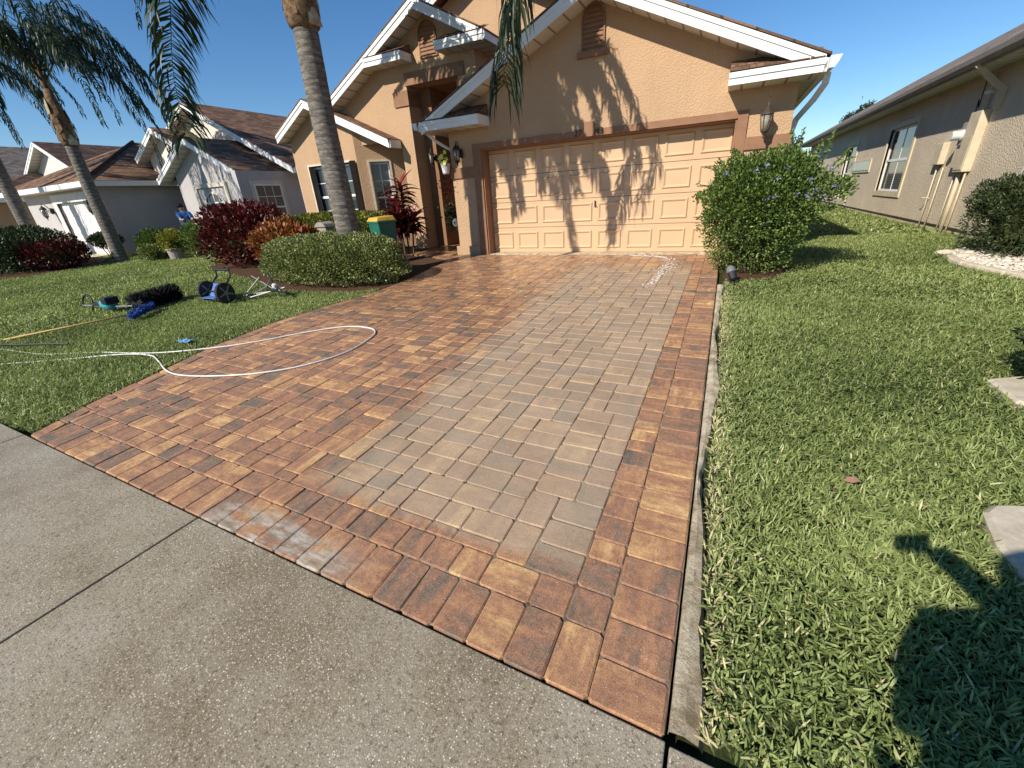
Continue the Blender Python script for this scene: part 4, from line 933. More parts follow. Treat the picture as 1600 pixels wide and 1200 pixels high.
b = MB(); b.box(-55.6, -43.4, 9.4, 13, GZ, 1.4); b.build('wall', 'stucco_grey', C_h)
b = MB(); b.box(-56, -43, 8.95, 9, 1.2, 1.4); b.build('fascia', 'paint_white', C_h)

# ================================================================== vegetation
def frond_mesh(name, ctrl, par, leaf=.62, n=70, lw=.028, droop=.9, mat='palm_leaf', bare=.12, spread=.8, tip=.25):
    """arched rachis with two ranks of hanging leaflets"""
    P = [np.array(c, float) for c in ctrl]; P = [2*P[0]-P[1]]+P+[2*P[-1]-P[-2]]
    T = []; seg = len(P)-3
    for i in range(seg):
        for t in np.linspace(0, 1, 24, endpoint=(i == seg-1)):
            a, b_, c, d = P[i:i+4]; T.append(.5*((2*b_)+(-a+c)*t+(2*a-5*b_+4*c-d)*t*t+(-a+3*b_-3*c+d)*t**3))
    T = np.array(T); cum = np.concatenate([[0], np.cumsum(np.linalg.norm(np.diff(T, axis=0), axis=1))]); Ltot = cum[-1]
    def at(s): return np.stack([np.interp(s, cum, T[:, k]) for k in range(3)], -1)
    m = MB(); m.tube([at(s) for s in np.linspace(0, Ltot, 14)], [max(.004, .022*(1-k/13.5)) for k in range(14)], 5)
    V = [np.array(m.v)]; F3 = []; nv = len(m.v); vv = []
    for f in m.f:
        for k in range(1, len(f)-1): F3.append((f[0], f[k], f[k+1])); vv.append(.75)
    s = np.linspace(bare*Ltot, Ltot*.995, n); s = np.concatenate([s, s+.3*Ltot/n]); s = np.clip(s+rng.normal(0, .01, len(s)), 0, Ltot); side = np.concatenate([np.ones(n), -np.ones(n)])
    p = at(s); t = norm(at(np.minimum(s+.03, Ltot+0))-at(np.maximum(s-.03, 0))); up = np.array([0, 0, 1.])
    r = np.cross(t, up); bad = np.linalg.norm(r, axis=1) < .25
    if bad.any(): r[bad] = np.array([CR.x, CR.y, 0])
    r = norm(r)*side[:, None]
    q = s/Ltot; L = leaf*np.maximum(np.sin(np.clip(q*1.15+.12, 0, 1)*pi)**.5*.75+.25, tip)*rng.uniform(.8, 1.1, len(s))
    d0 = norm(r*spread+t*.55+rng.normal(0, .16, (len(s), 3))); k1 = p+d0*(L*.35)[:, None]
    d1 = norm(d0*(1-.55*droop)+np.array([0, 0, -1])*droop*.8+rng.normal(0, .08, (len(s), 3))); k2 = k1+d1*(L*.35)[:, None]
    d2 = norm(d1*.5+np.array([0, 0, -1])*droop+rng.normal(0, .08, (len(s), 3))); k3 = k2+d2*(L*.35)[:, None]
    wv = norm(np.cross(d1, norm(rng.normal(size=(len(s), 3)))))*lw/2
    Q = np.stack([p-wv*.5, p+wv*.5, k1+wv, k1-wv, k2+wv*.9, k2-wv*.9, k3], 1).reshape(-1, 3); i0 = nv+np.arange(len(s))*7
    F = np.concatenate([np.stack([i0+a, i0+b_, i0+c], 1) for a, b_, c in ((0, 1, 2), (0, 2, 3), (3, 2, 4), (3, 4, 5), (5, 4, 6))])
    v = rng.random(len(s))*.75; v[rng.random(len(s)) < .06] = 1.
    return npmesh(name, np.concatenate([V[0], Q]), np.concatenate([np.array(F3), F]), mat, par, v=np.concatenate([vv, np.tile(v, 5)]))
def palm(base, height, r0, r1, label, group, fr_specs, boot=True, crown=1.2, lean=(0, 0)):
    x, y, z = base; t = thing('palm_tree', label, 'palm tree', base, group)
    n = 90; b = MB(); pts = []; rad = []; rr_ = random.Random(4)
    for i in range(n+1):
        q = i/n; pts.append((x+lean[0]*q*q+.02*sin(q*7), y+lean[1]*q*q, z-.1+(height+.1)*q)); rad.append((r0*(1-q)+r1*q)*(1+.35*max(0, 1-q*14)**2)*(1+rr_.uniform(-.010, .010)+(.010 if i % 3 == 0 else 0)))
    b.tube(pts, rad, 20); b.build('trunk', 'bark', t, smooth=True)
    tx, ty, tz_ = pts[-1]
    if boot:
        b = MB(); b.lathe((tx, ty, tz_-.08), [(r1*.95, 0), (r1*1.25, .05), (r1*1.42, .18), (r1*1.36, .40), (r1*1.12, .75), (r1*.9, 1.1), (r1*.6, 1.5)], 18); b.build('crown_shaft', 'boot', t, smooth=True)
        for k in range(16):
            a = k*2.4; zz = tz_-.05+.055*k; rr = r1*(1.34-.012*k); c = Vector((tx+rr*cos(a), ty+rr*sin(a), zz)); o_ = Vector((cos(a), sin(a), 0)); s_ = Vector((-sin(a), cos(a), 0))
            m_ = MB(); w_ = .13; h_ = .42
            m_.add([c-s_*w_, c+s_*w_, c+s_*w_*.7+Vector((0, 0, h_*.6))-o_*.02, c+Vector((0, 0, h_))-o_*.05+o_*.05*random.random(), c-s_*w_*.7+Vector((0, 0, h_*.6))-o_*.02, c+o_*.035+Vector((0, 0, h_*.3))], [(0, 1, 5), (1, 2, 5), (2, 3, 5), (3, 4, 5), (4, 0, 5)])
            m_.build('leaf_boot', 'boot_pale' if k % 3 == 0 else 'boot', t, loc=c)
    c0 = Vector((tx, ty, tz_+crown))
    b = MB(); b.tube([(tx, ty, tz_+.9), (tx, ty, tz_+crown+.1)], [r1*.6, r1*.3], 12); b.build('leaf_sheath', 'boot', t, smooth=True)
    for spec in fr_specs(c0): frond_mesh('frond', spec[0], t, **spec[1])
    return t
def main_fronds(c):
    out = []
    q = dict(leaf=.80, n=170, lw=.050)
    out.append(([c, (-7.3, 5.6, 4.9), (-7.75, 5.3, 4.2), PY(264, -20, 5.2), PY(270, 110, 5.2), PY(290, 215, 5.2)], dict(leaf=1.0, n=210, lw=.034, droop=.62, spread=.95, tip=.55)))
    out.append(([c, (-7.6, 5.7, 4.7), (-8.3, 5.4, 3.9), PY(216, -60, 5.4), PY(214, 0, 5.4), PY(218, 40, 5.4)], dict(leaf=.45, n=60, lw=.025, droop=1.1, spread=.4)))
    out.append(([c, (-4.9, 6.3, 4.9), (-3.6, 6.55, 4.0), PY(800, -60, 6.6), PY(796, 40, 6.6), PY(786, 135, 6.6)], dict(leaf=.80, n=240, lw=.030, droop=1.05, spread=.55, tip=.75)))
    out.append(([c, (-4.8, 6.0, 5.2), (-3.5, 6.2, 4.4), PY(820, -90, 6.3), PY(812, -20, 6.3), PY(800, 50, 6.3)], dict(leaf=.75, n=150, lw=.026, droop=1.2, spread=.45, tip=.6)))
    out.append(([c, (-5.0, 6.3, 5.0), (-4.1, 6.5, 4.2), PY(745, -110, 6.6), PY(752, -60, 6.6), PY(752, -20, 6.6)], dict(leaf=.6, n=90, lw=.024, droop=1.2, spread=.5)))
    for e_ in (((-5.9, 5.8, 4.9), (-5.2, 5.45, 4.9), (-4.7, 5.2, 4.2), (-4.5, 5.1, 3.6)), ((-6.0, 5.6, 4.6), (-5.5, 5.2, 4.7), (-5.0, 4.9, 4.3), (-4.8, 4.8, 3.7)), ((-5.8, 6.0, 5.2), (-5.0, 5.8, 5.3), (-4.3, 5.6, 4.8), (-4.1, 5.5, 4.3)), ((-6.1, 5.7, 5.0), (-5.7, 5.3, 5.3), (-5.2, 4.9, 5.0), (-5.0, 4.7, 4.4))):
        out.append(([c]+list(e_), dict(leaf=.85, n=200, lw=.055, droop=.8)))
    for ax, ay, az_ in ((2.0, -.7, 1.0), (1.6, -1.1, .5), (1.9, .2, .8), (1.4, -.5, 1.6), (1.2, -1.6, .4), (2.5, -.4, .8), (2.2, -1.3, 1.0)):
        out.append(([c, c+Vector((ax*.4, ay*.4, az_+.5)), c+Vector((ax*.85, ay*.85, az_+.2)), c+Vector((ax, ay, az_-.7))], q))
    out.append(([c, (-5.3, 5.2, 4.9), (-4.5, 4.55, 4.1), (-4.25, 4.35, 3.2), (-4.25, 4.35, 2.65)], q))
    out.append(([c, (-5.4, 5.6, 5.1), (-4.5, 5.2, 5.1), (-3.9, 5.0, 4.6), (-3.75, 4.95, 4.0)], q))
    for e_ in (((-6.3, 5.4, 4.8), (-6.2, 4.8, 4.2), (-6.15, 4.6, 3.25)), ((-6.0, 5.5, 4.9), (-5.6, 5.1, 4.3), (-5.5, 4.95, 3.3)), ((-6.0, 5.7, 5.0), (-5.5, 5.3, 4.9), (-5.1, 5.1, 4.2), (-5.0, 5.0, 3.5)), ((-6.6, 5.4, 5.0), (-6.6, 4.7, 4.8), (-6.5, 4.4, 4.0), (-6.45, 4.35, 3.3))):
        out.append(([c]+list(e_), dict(leaf=.75, n=190, lw=.050, droop=.9)))
    out.append(([c, (-6.2, 5.0, 5.1), (-5.9, 3.7, 4.9), (-5.75, 3.0, 4.1), (-5.7, 2.85, 3.4)], q))
    out.append(([c, (-5.7, 6.4, 5.3), (-4.6, 6.7, 5.2), (-3.8, 6.8, 4.6)], q))
    out.append(([c, (-7.2, 5.0, 4.9), (-8.1, 4.0, 4.4), (-8.4, 3.6, 3.9)], q))
    for k in range(8):
        a = 2*pi*k/8+.3; L = 3.0; e = 5.2+.3*sin(k*2.1)
        out.append(([c, c+Vector((cos(a)*L*.4, sin(a)*L*.4, e-c.z)), c+Vector((cos(a)*L*.8, sin(a)*L*.8, e-c.z-.1)), c+Vector((cos(a)*L, sin(a)*L, e-c.z-.7))], q))
    return out
palm((-6.35, 6.14, G(6.14)), 3.95, .215, .185, 'ringed grey palm trunk rising from the clipped hedge in front of the bay', 'palms along the front lawns', main_fronds)
def side_fronds(seed, n=18, L=3.0, dz=1.1):
    def f(c):
        r = random.Random(seed); out = []
        for k in range(n):
            a = 2*pi*k/n*2.4+r.uniform(-.2, .2); l_ = L*r.uniform(.8, 1.1); up = r.uniform(.1, 1.2)*dz; dr = r.uniform(.6, 2.0)
            u_ = Vector((cos(a), sin(a), 0))
            cc_ = c-Vector((0, 0, .55*(k % 3)/2)); out.append(([cc_, c+u_*l_*.35+Vector((0, 0, up)), c+u_*l_*.75+Vector((0, 0, up*.8-dr*.3)), c+u_*l_*.98+Vector((0, 0, up*.3-dr)), c+u_*l_*1.02+Vector((0, 0, -dr*1.35))], dict(leaf=.72, n=110, lw=.030, droop=1.15, spread=.9)))
        return out
    return f
palm((-18.72, 7.6, G(7.6)), 3.55, .20, .165, 'second palm, bulging brown boot and drooping crown, before the white garage', 'palms along the front lawns', side_fronds(3, 22, 3.1, 1.3), crown=2.1)
qq = PY(33, 335, 7.6); palm((qq.x, 7.6, G(7.6)), 5.2, .23, .20, 'leftmost palm trunk rising out of the dark shrubs', 'palms along the front lawns', side_fronds(9))

def bush_points(c, R, n, p=2., shell=.35, lump=.12, seed=0, squash=0., zmin=None):
    r = np.random.default_rng(seed); d = norm(r.normal(size=(n, 3))); d[:, 2] = np.abs(d[:, 2])*np.where(r.random(n) < .72, 1, -1)
    k = 1/np.power(np.sum(np.abs(d)**p, 1), 1/p)
    l_ = 1+lump*(np.sin(d[:, 0]*5+seed)+np.sin(d[:, 1]*6+seed*2)+np.sin(d[:, 2]*7+seed*3))*.5+lump*.5*np.sin(d[:, 0]*17+d[:, 2]*13+seed)
    f = 1-shell*r.random(n)**1.6
    P = np.array(c)+d*(k*l_*f)[:, None]*np.array(R); N_ = norm(d/np.array(R))
    if zmin is not None: ok = P[:, 2] > zmin+.02; P, N_, f = P[ok], N_[ok], f[ok]
    return P, N_, f
def bush(name, label, cat, c, R, n, L, W, mat, p=2., shell=.4, lump=.12, seed=0, group=None, stems=6, up=.35, zg=None, part='foliage', vr=(.1, .75), out=.9):
    zg = G(c[1]) if zg is None else zg
    t = thing(name, label, cat, (c[0], c[1], zg), group)
    P, N_, f = bush_points(c, R, n, p, shell, lump, seed, zmin=zg)
    D = N_*out+rng.normal(0, .55, P.shape)+np.array([0, 0, up]); m = len(P)
    V, F = leafcloud(P, D, L*rng.uniform(.6, 1.2, m), W*rng.uniform(.7, 1.2, m))
    v = vr[0]+(vr[1]-vr[0])*rng.random(m)+.15*(np.sin(P[:, 0]*9)*np.sin(P[:, 2]*8+P[:, 1]*7)); v = np.clip(v, 0, 1)
    v[rng.random(m) < .03] = 1.
    npmesh(part, V, F, mat, t, v=np.concatenate([v, v]))
    core = MB(); cs = .64; nn_, mm_ = 16, 10; vs = []  # solid dark core standing in for the shaded inside of the bush
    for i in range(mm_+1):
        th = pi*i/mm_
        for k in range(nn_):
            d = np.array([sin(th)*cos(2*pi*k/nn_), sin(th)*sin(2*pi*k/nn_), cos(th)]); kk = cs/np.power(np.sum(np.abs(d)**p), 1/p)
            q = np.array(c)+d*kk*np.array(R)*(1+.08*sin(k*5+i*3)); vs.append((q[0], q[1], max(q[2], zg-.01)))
    core.add(vs, [(i*nn_+k, i*nn_+(k+1) % nn_, (i+1)*nn_+(k+1) % nn_, (i+1)*nn_+k) for i in range(mm_) for k in range(nn_)]); core.build('dark_core', 'soil', t)
    b = MB()
    for k in range(stems):
        a = 2*pi*k/stems+seed; e = Vector((c[0]+R[0]*.6*cos(a), c[1]+R[1]*.6*sin(a), c[2]+R[2]*.4*random.random())); s_ = Vector((c[0]+R[0]*.12*cos(a), c[1]+R[1]*.12*sin(a), zg-.02))
        b.tube([s_, (s_+e)/2+Vector((0, 0, .05)), e], [.018, .013, .005], 5)
    b.build('stem', 'twig', t); return t
# clipped variegated hedge with the palm in it
bush('clipped_hedge', 'low clipped rounded hedge of small variegated leaves around the main palm', 'hedge', (-6.85, 6.05, -.98), (1.72, .72, .50), 52000, .042, .027, 'hedge_leaf', p=2.8, shell=.30, lump=.09, seed=1, stems=14, vr=(.0, 1.))
bush('clipped_hedge', 'flat-topped hedge with yellow-green top under the bay windows', 'hedge', (-9.6, 8.9, -.70), (2.05, .50, .55), 12000, .06, .04, 'yellow_leaf', p=5, shell=.3, lump=.04, seed=2, stems=12, vr=(.15, .9))
bush('red_shrub', 'large dark-red leafed shrub left of the orange croton', 'shrub', (-11.3, 7.5, -.60), (1.25, .95, .80), 7000, .12, .055, 'red_leaf', shell=.45, lump=.14, seed=3, stems=10, up=.6)
bush('croton', 'orange and yellow broad-leafed croton between the red shrub and clipped hedge', 'shrub', (-9.2, 6.95, -.78), (.82, .60, .55), 2600, .15, .065, 'croton_leaf', shell=.45, lump=.12, seed=4, stems=8, up=.7)
d_ = bush('flowering_bush', 'tall green bush with lavender flowers at the right corner of the garage', 'bush', (.42, 7.50, -.50), (.64, .62, .80), 20000, .048, .026, 'green_leaf', p=2.5, shell=.42, lump=.15, seed=5, stems=12)
P, N_, f = bush_points((.50, 7.5, -.26), (.86, .66, .50), 9000, 2.6, .4, .16, 15); V, F = leafcloud(P, N_+rng.normal(0, .55, P.shape)+np.array([0, 0, .4]), .05*rng.uniform(.6, 1.2, len(P)), .027)
v = .1+.7*rng.random(len(P)); npmesh('foliage', V, F, 'green_leaf', d_, v=np.concatenate([v, v]))
def shoot(par, a, b_, n=16, mat='green_leaf', L=.055, W=.026):
    a, b_ = np.array(a, float), np.array(b_, float); mid = (a+b_)/2+np.array([0, 0, .06]); s = np.linspace(0, 1, n)[:, None]
    c = (1-s)**2*a+2*s*(1-s)*mid+s*s*b_; m = MB(); m.tube([tuple(q) for q in c[::3]]+[tuple(c[-1])], .004, 4); V0 = np.array(m.v); F0 = [(f[0], f[k], f[k+1]) for f in m.f for k in range(1, len(f)-1)]
    P = np.repeat(c, 3, 0); D = (b_-a)*.6/np.linalg.norm(b_-a)+rng.normal(0, .7, P.shape); V, F = leafcloud(P, D, L*rng.uniform(.6, 1.1, len(P)), W)
    vv = .3+.6*rng.random(len(P)); return npmesh('shoot', np.concatenate([V0, V]), np.concatenate([np.array(F0), F+len(V0)]), mat, par, v=np.concatenate([np.full(len(F0), .3), vv, vv]))
for a, e in (((980, 300), (890+200, 282)),):
    pass
for sx_, sy_, ex_, ey_, Yd in ((1150, 320, 1092, 287, 7.4), (1150, 290, 1105, 262, 7.3), (1150, 350, 1100, 318, 7.2), (1180, 280, 1145, 235, 7.5), (1160, 380, 1098, 362, 7.3), (1235, 270, 1238, 205, 7.6), (1240, 270, 1256, 203, 7.6), (1280, 270, 1302, 208, 7.5), (1290, 275, 1326, 234, 7.4), (1280, 285, 1332, 245, 7.3), (1260, 280, 1285, 222, 7.7), (1280, 300, 1338, 275, 7.2), (1200, 270, 1205, 232, 7.6), (1220, 270, 1232, 228, 7.4), (1150, 400, 1112, 395, 7.2), (1260, 310, 1312, 300, 7.3), (1160, 300, 1125, 250, 7.7), (1250, 350, 1290, 322, 7.3)):
    shoot(d_, PY(sx_, sy_, Yd), PY(ex_, ey_, Yd-.1))
for px_, py_ in ((1182, 266), (1216, 280), (1267, 280), (1246, 304), (1262, 305), (1275, 298), (1200, 310), (1212, 308), (1305, 290), (1300, 262), (1135, 272), (1286, 305), (1230, 262), (1198, 258)):
    c = np.array(PY(px_, py_, 6.95)); P = c+rng.normal(0, .014, (14, 3)); V, F = leafcloud(P, rng.normal(size=(14, 3)), .022, .02); npmesh('flower', V, F, 'purple_petal', d_, v=rng.random(28))
# ti plant: countable strap leaves on canes
T_ = thing('ti_plant', 'tall burgundy strap-leafed plant against the entry pillar beside the green bin', 'plant', (-7.35, 9.0, -1.22))
b = MB(); canes = [((-7.3, 9.0), (-7.25, 9.0, .45)), ((-7.5, 9.05), (-7.55, 9.0, -.1)), ((-7.15, 9.0), (-6.95, 8.95, -.35)), ((-7.35, 8.9), (-7.3, 8.85, -.25))]
for (x, y), e in canes: b.tube([(x, y, -1.24), ((x+e[0])/2, (y+e[1])/2, -.6), e], [.025, .02, .015], 6)
b.build('cane', 'twig', T_)
lm = []
for k in range(3):
    V, F = [], []; L, W, dr = (.46, .105, (.10, .20, .32)[k]); ns = 6; m = MB(); pts = []
    for i in range(ns+1):
        q = i/ns; w_ = W*.5*sin(pi*min(1, .12+q*.88))**.8; x = L*q; z = .10*q-dr*q*q; pts += [(x, -w_, z+.012*sin(pi*q)), (x, 0, z-.006), (x, w_, z+.012*sin(pi*q))]
    m.add(pts, [(3*i+a, 3*i+a+1, 3*i+a+4, 3*i+a+3) for i in range(ns) for a in (0, 1)]); o = m.build('leaf', 'red_leaf', T_, loc=(0, 0, 0)); at_v = o.data.attributes.new('v', 'FLOAT', 'FACE'); at_v.data.foreach_set('value', [(.95, .55, .3)[k]]*len(o.data.polygons)); lm.append(o.data); bpy.data.objects.remove(o)
for (x, y), e in canes:
    top = Vector(e); bot = Vector((x, y, -.95)); nl = 80 if e[2] > .3 else 58
    for i in range(nl):
        q = 1-(i/nl)**1.0*.88 if e[2] > .3 else 1-(i/nl)*.6; p = bot.lerp(top, q)
        o = bpy.data.objects.new('leaf', lm[0 if (q > .93) else random.choice([1, 2, 2])]); link(o, T_, p); sc = random.uniform(.75, 1.15)*(.8 if q > .95 else 1)
        o.scale = (sc,)*3; o.rotation_euler = (random.uniform(-.4, .4), -random.uniform(.1, 1.2) if q > .9 else -random.uniform(-.2, .8), i*2.4+random.random())
# left shrub mass
bush('dark_shrub', 'wide dark green shrub mass with reddish tips, far left beside the leftmost palm', 'shrub', (-21.9, 6.1, -.75), (2.6, 1.2, .72), 15000, .11, .06, 'dark_leaf', p=2.4, shell=.4, lump=.14, seed=6, stems=10)
bush('dark_shrub', 'low rounded shrub with red tips at the right end of the dark shrubs', 'shrub', (-19.55, 6.35, -.85), (1.0, .8, .48), 4500, .10, .05, 'red_leaf', shell=.4, lump=.14, seed=16, stems=8, vr=(.0, .5))
bush('topiary', 'small clipped dark topiary on a thin stem before the white garage door', 'shrub', (-20.6, 8.15, -.62), (.75, .45, .27), 3200, .06, .035, 'dark_leaf', p=2, shell=.4, lump=.08, seed=7, stems=4)
bush('round_shrub', 'rounded green shrub below the grey side wall, left of the yellow one', 'shrub', (-17.55, 8.35, -.80), (.75, .6, .48), 4200, .08, .045, 'green_leaf', shell=.4, seed=8, stems=6, vr=(0, .5), group='shrubs before the white house')
bush('round_shrub', 'small pale low shrub at the foot of the rounded green shrub', 'shrub', (-17.1, 7.85, -1.02), (.42, .35, .26), 2000, .06, .035, 'hedge_leaf', shell=.4, seed=9, stems=5, group='shrubs before the white house')
bush('potted_shrub', 'yellow-green shrub growing in a dark pot before the white house', 'shrub', (-16.25, 8.2, -.72), (.42, .4, .38), 2400, .07, .045, 'yellow_leaf', shell=.4, seed=10, stems=5, vr=(.4, 1.), group='shrubs before the white house')
bush('round_shrub', 'loose green shrub at the porch corner, between the yellow shrub and the red one', 'shrub', (-15.2, 8.5, -.70), (.62, .5, .52), 3200, .08, .04, 'green_leaf', shell=.5, lump=.2, seed=11, stems=7, vr=(.1, .7), group='shrubs before the white house')
tag(MB().lathe((-16.2, 8.1, -1.26), [(.14, 0), (.20, .02), (.24, .30), (.26, .30), (.26, .34), (.20, .34)], 16).build('plant_pot', 'box_grey', smooth=False), 'dark grey round pot holding the yellow-green shrub', 'plant pot')
bush('podocarpus', 'dense dark green shrub at the right edge above the pale gravel', 'shrub', (4.0, 8.95, -.72), (.60, .62, .62), 14000, .065, .020, 'dark_leaf', p=2.4, shell=.35, lump=.12, seed=12, stems=8, vr=(.25, 1.))
# trees beyond the right-hand house and the gap
c0 = PY(1340, 185, 38)
t = thing('distant_tree', 'sparse tufted treetop showing above the tan house roof', 'tree', (c0.x, 38, -1.22)); b = MB()
b.tube([(c0.x, 38, -1.2), (c0.x+.2, 38, 2), (c0.x, 38, c0.z-.8)], [.25, .18, .1], 6)
tuf = [PY(a, q, 38) for a, q in ((1325, 185), (1335, 182), (1345, 178), (1352, 176), (1360, 167), (1350, 170), (1341, 186), (1331, 190), (1320, 193))]
for q in tuf: b.tube([(c0.x, 38, c0.z-1.2), (q.x*.5+c0.x*.5, 38, q.z-.7), q], [.07, .05, .03], 5)
b.build('trunk', 'twig', t)
P = np.concatenate([np.array(q)+rng.normal(0, .13, (90, 3)) for q in tuf]); V, F = leafcloud(P, rng.normal(size=P.shape)+np.array([0, 0, .5]), .22, .07); v = rng.random(len(P)); npmesh('crown', V, F, 'dark_leaf', t, v=np.concatenate([v, v]))
bush('distant_tree', 'dark leafy tree filling the far gap between the two houses', 'tree', (3.2, 46, .6), (2.6, 2.0, 2.1), 6000, .25, .13, 'dark_leaf', lump=.2, seed=13, stems=5)

# ================================================================== things lying about
def crom(pts, n=10):
    P = [np.array(c, float) for c in pts]; P = [2*P[0]-P[1]]+P+[2*P[-1]-P[-2]]; T = []
    for i in range(len(P)-3):
        for t in np.linspace(0, 1, n, endpoint=(i == len(P)-4)):
            a, b_, c, d = P[i:i+4]; T.append(tuple(.5*((2*b_)+(-a+c)*t+(2*a-5*b_+4*c-d)*t*t+(-a+3*b_-3*c+d)*t**3)))
    return T
hp = [(-9.4, 1.75, 1), (-8.4, 1.80, 1), (-7.54, 1.88, 1), (-6.84, 2.13, 1), (-5.9, 2.31, 1), (-5.28, 2.62, 0), (-4.9, 2.93, 0), (-4.53, 3.37, 0), (-4.18, 3.66, 0), (-3.84, 3.70, 0), (-3.62, 3.60, 0), (-3.50, 3.36, 0), (-3.46, 2.96, 0), (-3.62, 2.57, 0), (-3.94, 2.28, 0), (-4.36, 2.09, 0), (-4.75, 2.00, 0), (-5.07, 2.03, 0), (-5.50, 2.17, 1), (-5.84, 2.25, 1), (-6.27, 2.17, 1), (-6.9, 1.9, 1), (-7.6, 1.55, 1), (-8.3, 1.2, 1)]
hz_ = [(x, y, G(y)+(.010 if not k else .006 if x > -6.6 else -.012)) for x, y, k in hp]
tag(MB().tube(crom(hz_, 8), .0082, 8).build('garden_hose', 'hose_white', smooth=True), 'white pressure hose looping from the lawn across the left side of the driveway', 'hose')
# push broom
t = thing('push_broom', 'broom with long yellow wooden handle and blue head lying on the lawn', 'broom', (-8.3, 3.0, G(3.)))
a = Vector((-9.05, 1.95, G(2)+.02)); e = Vector((-8.14, 3.20, G(3.2)+.09)); MB().tube([a, e], .013, 8).build('handle', 'wood_pole', t, smooth=True)
h0 = Vector((-8.08, 3.10, G(3.1)+.08)); h1 = Vector((-8.42, 3.56, G(3.5)+.10)); MB().bar(h0, h1, .09, .05).build('brush_head', 'tool_blue', t, bevel=.01)
P = np.array(h0)+(np.array(h1-h0))*rng.random((1500, 1))+rng.normal(0, .022, (1500, 3)); ax = np.array((h1-h0).normalized()); D = rng.normal(0, 1, P.shape); D -= ax*(D@ax)[:, None]; V, F = leafcloud(P, D, .045, .014); o = npmesh('bristles', V, F, 'tool_blue', t); o['kind'] = 'stuff'
# power broom
t = thing('power_broom', 'power broom with black bristle drum, teal motor housing and ring handle on the lawn', 'power broom', (-9.2, 3.5, G(3.5)))
za = G(3.4); c0 = Vector((-8.72, 3.45, za+.13)); c1 = Vector((-9.02, 4.25, za+.15)); MB().tube([c0, c1], .05, 10).build('drum', 'black_plastic', t)
ax = (c1-c0).normalized(); axn = np.array(ax); q = Vector((0, 0, 1)).cross(ax).normalized(); n = 2600
k = rng.integers(0, 13, n)/12; P = np.array(c0)+np.array(c1-c0)*(k[:, None]*.97+.015)+rng.normal(0, .006, (n, 3)); an = rng.uniform(0, 2*pi, n); D = np.cos(an)[:, None]*np.array(q)+np.sin(an)[:, None]*np.cross(axn, np.array(q)); V, F = leafcloud(P+D*.04, D, .15, .008); o = npmesh('bristles', V, F, 'black_plastic', t); o['kind'] = 'stuff'
MB().tube([c0-ax*.02, c0-ax*.02+Vector((-.03, 0, -.02)), Vector((-8.98, 3.40, za+.10)), Vector((-9.30, 3.38, za+.08)), Vector((-9.95, 3.36, za+.07)), Vector((-10.3, 3.35, za+.06))], .014, 8).build('shaft', 'galv', t)
b = MB(); b.X = Matrix.Translation((-9.42, 3.38, za+.12)) @ Matrix.Rotation(pi/2, 4, 'Y'); b.lathe((0, 0, -.17), [(.03, 0), (.075, .03), (.095, .10), (.10, .22), (.085, .30), (.05, .34)], 14); b.build('motor', 'cyan_plastic', t, smooth=False)
MB().box(-9.40, -9.22, 3.28, 3.48, za+.13, za+.25).build('battery', 'black_plastic', t, bevel=.02)
MB().bar((-9.62, 3.38, za+.10), (-9.92, 3.37, za+.09), .05, .05).build('grip', 'black_plastic', t, bevel=.01)
MB().tube([(-10.12+.19*cos(w_), 3.36+.04*sin(w_), za+.10+.15*sin(w_)) for w_ in np.linspace(-.25*pi, 1.25*pi, 16)], .014, 8).build('ring_handle', 'black_plastic', t, smooth=True)
# two-wheeled cart
t = thing('hand_cart', 'two-wheeled hand cart with a blue panel and black frame tipped on the lawn', 'cart', (-7.85, 4.35, G(4.3)))
zg = G(4.3)
def wheel(par, c, r, w_, tyre='tyre', rim='rim_grey'):
    W = MB(); W.X = Matrix.Translation(c) @ Matrix.Rotation(radians(8), 4, 'Z') @ Matrix.Rotation(pi/2, 4, 'Y')
    W.lathe((0, 0, -w_/2), [(r*.78, 0), (r*.97, .004), (r, w_*.3), (r, w_*.7), (r*.97, w_-.004), (r*.78, w_)], 24)
    o = W.build('wheel', tyre, par)
    h = MB(); h.X = W.X
    h.lathe((0, 0, -w_/2-.006), [(r*.20, 0), (r*.20, w_+.012)], 12)
    for k in range(5):
        a = 2*pi*k/5; h.X = W.X @ Matrix.Rotation(a, 4, 'Z'); h.box(r*.15, r*.80, -.012, .012, -w_/2-.004, w_/2+.004)
    h.build('rim', rim, o); return o
wheel(t, (-8.08, 4.30, zg+.17), .17, .05); wheel(t, (-7.45, 4.22, zg+.17), .175, .06)
MB().tube([(-8.08, 4.30, zg+.17), (-7.45, 4.22, zg+.17)], .014, 8).build('axle', 'black_metal', t)
b = MB()
for x in (-7.98, -7.58): b.tube(crom([(x, 4.26, zg+.10), (x-.08, 4.42, zg+.28), (x-.24, 4.62, zg+.38), (x-.42, 4.72, zg+.46)], 4), .016, 6)
b.tube([(-8.42, 4.72, zg+.46), (-7.98, 4.72, zg+.46)], .02, 8); b.tube([(-8.06, 4.43, zg+.28), (-7.66, 4.43, zg+.28)], .014, 6); b.build('frame', 'black_metal', t)
b = MB(); b.prism([(-7.95, 4.245, zg+.10), (-7.61, 4.235, zg+.10), (-7.69, 4.41, zg+.28), (-8.03, 4.41, zg+.28)], (0, .03, -.02)); b.build('panel', 'cart_blue', t)
b = MB(); b.box(-7.95, -7.6, 4.10, 4.25, zg+.085, zg+.10); b.build('toe_plate', 'cart_blue', t)
